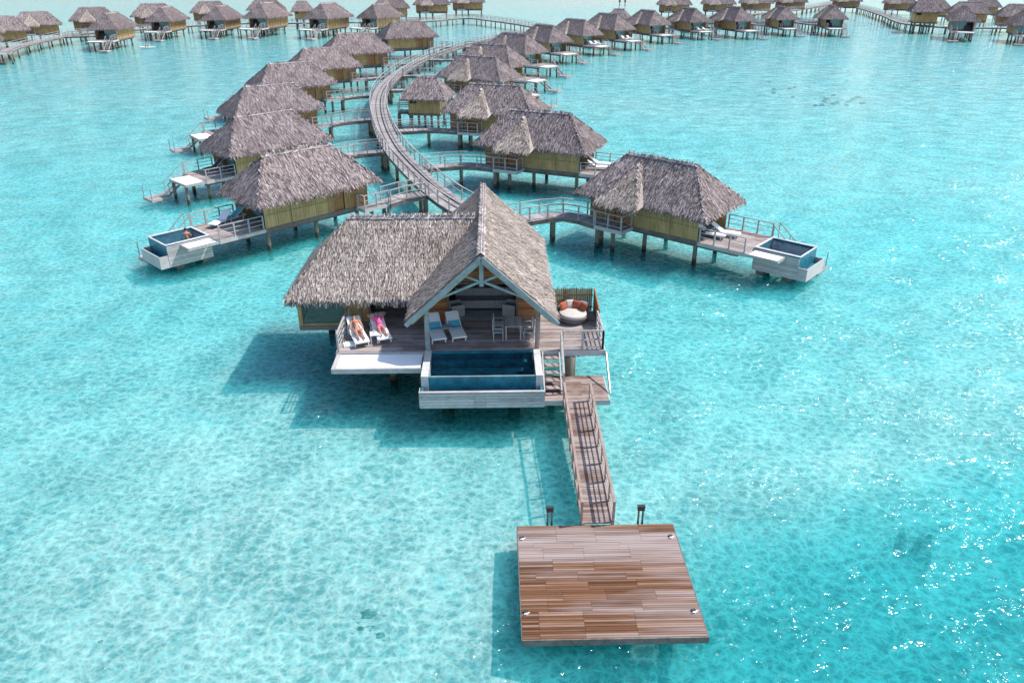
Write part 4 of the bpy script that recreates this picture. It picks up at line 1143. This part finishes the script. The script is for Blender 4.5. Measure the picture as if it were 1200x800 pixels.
for i, o in enumerate(PR_): link(o, 'side', False, mp, 'short footbridge joining the %s right row bungalow to the curved boardwalk' % ordn[i], RIGHT[i][3])
for i, o in enumerate(AP): link(o, 'side', False, fpath, 'short footbridge behind the %s far left bungalow facing us' % ['first','second','third','fourth','fifth','sixth'][i], FA[i][3])
boardwalk('footbridge', [(-13.6,96.4,Z0),(-12.2,96.4,Z0)], 1.4, 'stub bridge joining the small square hut to the curved boardwalk', 'footbridge', 'short footbridges to the bungalows', .25, 1.6, 1.2, 1., False, (), False)

# ------------------------------------------------------------------ things on the bungalow terraces, bathers
def on(o, S, lx, ly, mir=False):
    v = Matrix.Rotation(o.rotation_euler.z, 3, 'Z') @ (Vector((lx, -ly if mir else ly, 0))*S)
    return (o.location.x+v.x, o.location.y+v.y, BZ*S)
def terr(o, S, lx, ly, a, mir, label, mat='white'):
    make_lounger(on(o,S,lx,ly,mir), o.rotation_euler.z+R(a), label, M[mat], 'loungers on the bungalow terraces')
terr(PR_[0], .97, 6.2, .55, 195, False, 'white lounger on the nearest right bungalow terrace, the one closer to the pool')
terr(PR_[0], .97, 5.6, -.35, 195, False, 'white lounger on the nearest right bungalow terrace, the one closer to the wall')
terr(PL[0], .97, 7.0, .75, 205, True, 'white lounger beside the plunge pool of the nearest left bungalow')
terr(PL[0], .97, 6.1, 1.35, 185, True, 'bluish lounger behind the white one on the nearest left terrace', 'bluefab')
terr(PL[1], .97, 6.0, .9, 190, True, 'dark lounger in the shade on the second left bungalow terrace', 'charcoal')
terr(PR_[1], 1., 6.4, .2, 200, False, 'white lounger at the net end of the second right bungalow terrace')
terr(PR_[1], 1., 6.2, 1.3, 190, False, 'white lounger at the far rail of the second right bungalow terrace')
for k, (i, nm) in enumerate(((7,'eighth'),(8,'ninth'),(10,'eleventh'))):
    S = RIGHT[i][3]
    terr(PR_[i], S, 6.6, -.6, 180, False, 'lounger nearer to us on the %s right row terrace' % nm)
    terr(PR_[i], S, 6.6, .8, 180, False, 'lounger farther from us on the %s right row terrace' % nm)

def upright_person(loc, rz, label, trunks, sitting):
    """bather: standing in the pool, or seated with the legs forward and a hand up to the paddle"""
    t = empty('person', loc, rz, label, 'person')
    V = {'pelvis': ((0,0,.0),(.15,.12)), 'belly': ((-.01,0,.17),(.14,.105)), 'chest': ((0,0,.36),(.165,.115)), 'upper': ((0,0,.48),(.15,.09)), 'neck': ((.01,0,.58),.056),
         'chin': ((.03,0,.64),.068), 'head': ((.03,0,.73),(.08,.092)), 'crown': ((.02,0,.79),.066)}
    E = chain(list(V))
    for s, n in ((-1,'l'),(1,'r')):
        if sitting: leg = {'hip'+n: ((.06,.10*s,-.02),.09), 'knee'+n: ((.42,.15*s,.12),.058), 'ankle'+n: ((.78,.13*s,.0),.036), 'toe'+n: ((.90,.14*s,.06),.026)}
        else: leg = {'hip'+n: ((.0,.10*s,-.08),.09), 'knee'+n: ((.04,.11*s,-.45),.056), 'ankle'+n: ((-.02,.11*s,-.82),.036), 'toe'+n: ((.13,.12*s,-.86),.028)}
        V.update(leg); E += [('pelvis','hip'+n)]+chain(list(leg))
        arm = {'sho'+n: ((0,.19*s,.46),.06), 'elb'+n: ((.06,.30*s,.22),.042), 'wri'+n: ((.26,.30*s,.16),.028)}
        V.update(arm); E += [('upper','sho'+n)]+chain(list(arm))
        add_hand(V, E, 'wri'+n, n, (1,-.1*s,-.1), (0,1*s,0), (0,0,1))
    skin_body('body', V, E, t)
    head(t, (.03,0,.72), (0,0,1), (1,0,0), 0)
    Wv = {'p': ((0,0,.03),(.165,.135)), 'q': ((0,0,-.03),(.162,.132))}; F = [('p','q')]
    for s, n in ((-1,'l'),(1,'r')):
        k = Vector(V['hip'+n][0])*.65+Vector(V['knee'+n][0])*.35
        Wv['h'+n] = (V['hip'+n][0],.105); Wv['k'+n] = (tuple(k),.09); F += [('q','h'+n),('h'+n,'k'+n)]
    skin_body('swim_shorts', Wv, F, t, trunks)
    return t
bx = on(PL[0], .97, 9.2, -.05, True)
upright_person((bx[0],bx[1],1.93), R(120), 'bather standing in the plunge pool of the nearest left bungalow', M['charcoal'], False)
kx, ky = -82.8, 188.
kk = empty('kayak', (kx,ky,WZ+.02), R(4), 'small white kayak with a paddler near the far left bungalows', 'kayak')
mb = MB(); vs = []; fs = []; nk = 13
for i in range(nk):
    u = i/(nk-1)*2-1; w = .42*(1-abs(u)**2.4)+.01; lift = .16*abs(u)**3
    for (yy, zz) in ((-1,.20),(-.75,.26),(0,.22),(.75,.26),(1,.20),(.7,.0),(0,-.05),(-.7,.0)): vs.append((u*1.9, yy*w, zz+lift))
for i in range(nk-1):
    for j in range(8): fs.append((i*8+j,(i+1)*8+j,(i+1)*8+(j+1)%8,i*8+(j+1)%8))
mb.add(vs, fs); mb.build('hull', M['white'], kk)
mb = MB(); mb.box(-.30,-.22,-.22,.22,.24,.55); mb.build('seat_back', M['charcoal'], kk)
pd = empty('paddle', (kx+.32,ky,WZ+.52), R(94), 'double-bladed paddle held by the kayaker at the far left', 'paddle')
mb = MB(); mb.tube((-1.0,0,-.02),(1.0,0,.02),.018,.018,8); mb.build('shaft', M['darkmetal'], pd)
for s in (-1,1):
    mb = MB(); ellipsoid(mb, (1.12*s,0,.022*s), (.22,.02,.09), 12, 8); mb.build('blade', M['white'], pd)
upright_person((kx-.05,ky,WZ+.36), R(4), 'person seated in the white kayak at the far left', M['charcoal'], True)
for x, lab in ((47.2,'left of two lone dark posts standing in the far pale shallows'),(49.6,'right of two lone dark posts standing in the far pale shallows')):
    pp = empty('channel_post', (x,372,0), 0, lab, 'post', 'posts in the far shallows')
    mb = MB(); mb.tube((0,0,-1),(0,0,1.6),.2,.18,10); mb.build('pole', M['pile'], pp)
    mb = MB(); mb.tube((0,0,1.6),(0,0,2.5),.42,.38,12); mb.tube((0,0,2.5),(0,0,2.75),.38,.1,12); mb.build('marker', M['darkmetal'], pp)

# ------------------------------------------------------------------ coral heads on the sand
def lump(name, x, y, rx, ry, h, label, group, seed):
    random.seed(seed); mb = MB(); n = 16; m = 6; vs = []; fs = []
    for j in range(m+1):
        f = j/m
        for k in range(n):
            t = 2*math.pi*k/n; q = 1+.45*mnoise.noise(Vector((math.cos(t)*1.6+seed*3.1, math.sin(t)*1.6, f*1.5)))+.4*mnoise.noise(Vector((math.cos(t)*5+seed*7.3, math.sin(t)*5, f*4)))
            if y > 60: h = .85*depth(x,y)
            elif x > 10 and rx > .2: h = max(h, depth(x,y)-1.05)
            rr = math.cos(f*math.pi/2)**.6
            vs.append((rx*rr*q*math.cos(t), ry*rr*q*math.sin(t), h*math.sin(f*math.pi/2)*(1+.3*q-.3)-.06))
    for j in range(m):
        for k in range(n): fs.append((j*n+k, j*n+(k+1)%n, (j+1)*n+(k+1)%n, (j+1)*n+k))
    mb.add(vs, fs); o = mb.build(name, M['darkreef' if y > 60 or x > 10 else 'reef'], None, (x,y,WZ-depth(x,y))); tag(o, label, 'coral', group)
near = [(-4.55,18.6,.28,.2,.1,'largest of the small dark coral patches left of the swimming dock'),(-4.75,18.0,.2,.12,.08,'dark coral patch at the left of the little coral group'),(-4.1,17.75,.2,.14,.1,'dark coral patch at the lower right of the little coral group'),
        (15.2,22.6,.5,.34,.18,'dark coral patch under deep turquoise water among the sun glints'),(14.55,22.9,.24,.17,.12,'small coral bit at the left of the deep turquoise patch'),
        (-12.6,17.4,.12,.1,.06,'tiny dark coral speck near the lower left water')]
for i, q in enumerate(near): lump('coral_patch', *q[:5], q[5], 'coral near the camera', 10+i)
for i in range(8): lump('coral_patch', -4.45+random.gauss(0,.4), 18.1+random.gauss(0,.4), rnd(.04,.1), rnd(.04,.08), .07, 'small coral crumb lying round the little coral group left of the dock', 'coral crumbs by the dock', 140+i)
fish = [(42.6,134),(41.1,126),(40,122.5),(43.8,126.6),(45,128),(41.6,118.2),(48.3,120),(45.9,116.5),(44.8,114.4),(45.4,112.4),(42.4,111),(43.5,111.6),(46.4,113.6),(48.3,114.2),(49.6,116.1),(51.1,118),(46.9,111.4),(49.7,112.8)]
for i, (x, y) in enumerate(fish): lump('coral_patch', x, y+1.2, rnd(.25,.5), rnd(.3,.6), .12, 'one of the dark oval coral patches scattered in open water at the right', 'oval coral patches in open water', 40+i)
for i, (x, y) in enumerate([(113.1,279),(112,269),(113,266),(112.4,260),(107.5,257),(110,251),(105,243),(113.5,254),(111.2,244.4)]):
    lump('coral_patch', x, y, rnd(1.,2.), rnd(1.5,3.), .1, 'one of the dark coral patches before the far right curved boardwalk', 'coral patches by the far right boardwalk', 80+i)

# ------------------------------------------------------------------ camera, sun, sky
cam = bpy.data.cameras.new('camera'); cam.sensor_width = 36; cam.lens = 36*913/1200; cam.clip_end = 4000; cam.clip_start = .1
co = bpy.data.objects.new('camera', cam); COL.objects.link(co); co.location = (0,0,18.5); co.rotation_euler = (R(90-26.1),0,0)
scene.camera = co
to_sun = Vector((.75,.17,1.)).normalized()
sl = bpy.data.lights.new('sun', 'SUN'); sl.energy = 3.8; sl.angle = R(.53); sl.color = (1,.96,.90)
so = bpy.data.objects.new('sun', sl); COL.objects.link(so); so.rotation_euler = (-to_sun).to_track_quat('-Z','Y').to_euler(); so.location = (40,10,60)
w = bpy.data.worlds.new('World'); scene.world = w; w.use_nodes = True
nt = w.node_tree; bg = nt.nodes['Background']
sky = nt.nodes.new('ShaderNodeTexSky'); sky.sky_type = 'NISHITA'; sky.sun_disc = False
sky.sun_elevation = math.asin(to_sun.z); sky.sun_rotation = math.atan2(to_sun.x, to_sun.y); sky.air_density = 1.; sky.dust_density = .8
nt.links.new(sky.outputs[0], bg.inputs[0]); bg.inputs[1].default_value = .15
vs_ = scene.view_settings; vs_.view_transform = 'Standard'; vs_.look = 'None'; vs_.exposure = .68; vs_.gamma = 1
scene.render.engine = 'CYCLES'
cy = scene.cycles; cy.use_denoising = True; cy.max_bounces = 9; cy.diffuse_bounces = 4; cy.glossy_bounces = 4; cy.transparent_max_bounces = 16; cy.volume_bounces = 3
cy.caustics_reflective = True; cy.sample_clamp_indirect = 6; cy.caustics_refractive = False
for me in bpy.data.meshes:
    if me.name.startswith(('wicker_shell','cushion','pile','coral','eye','nose','ear','hair','mouth','shaft','cup')):
        for p in me.polygons: p.use_smooth = True
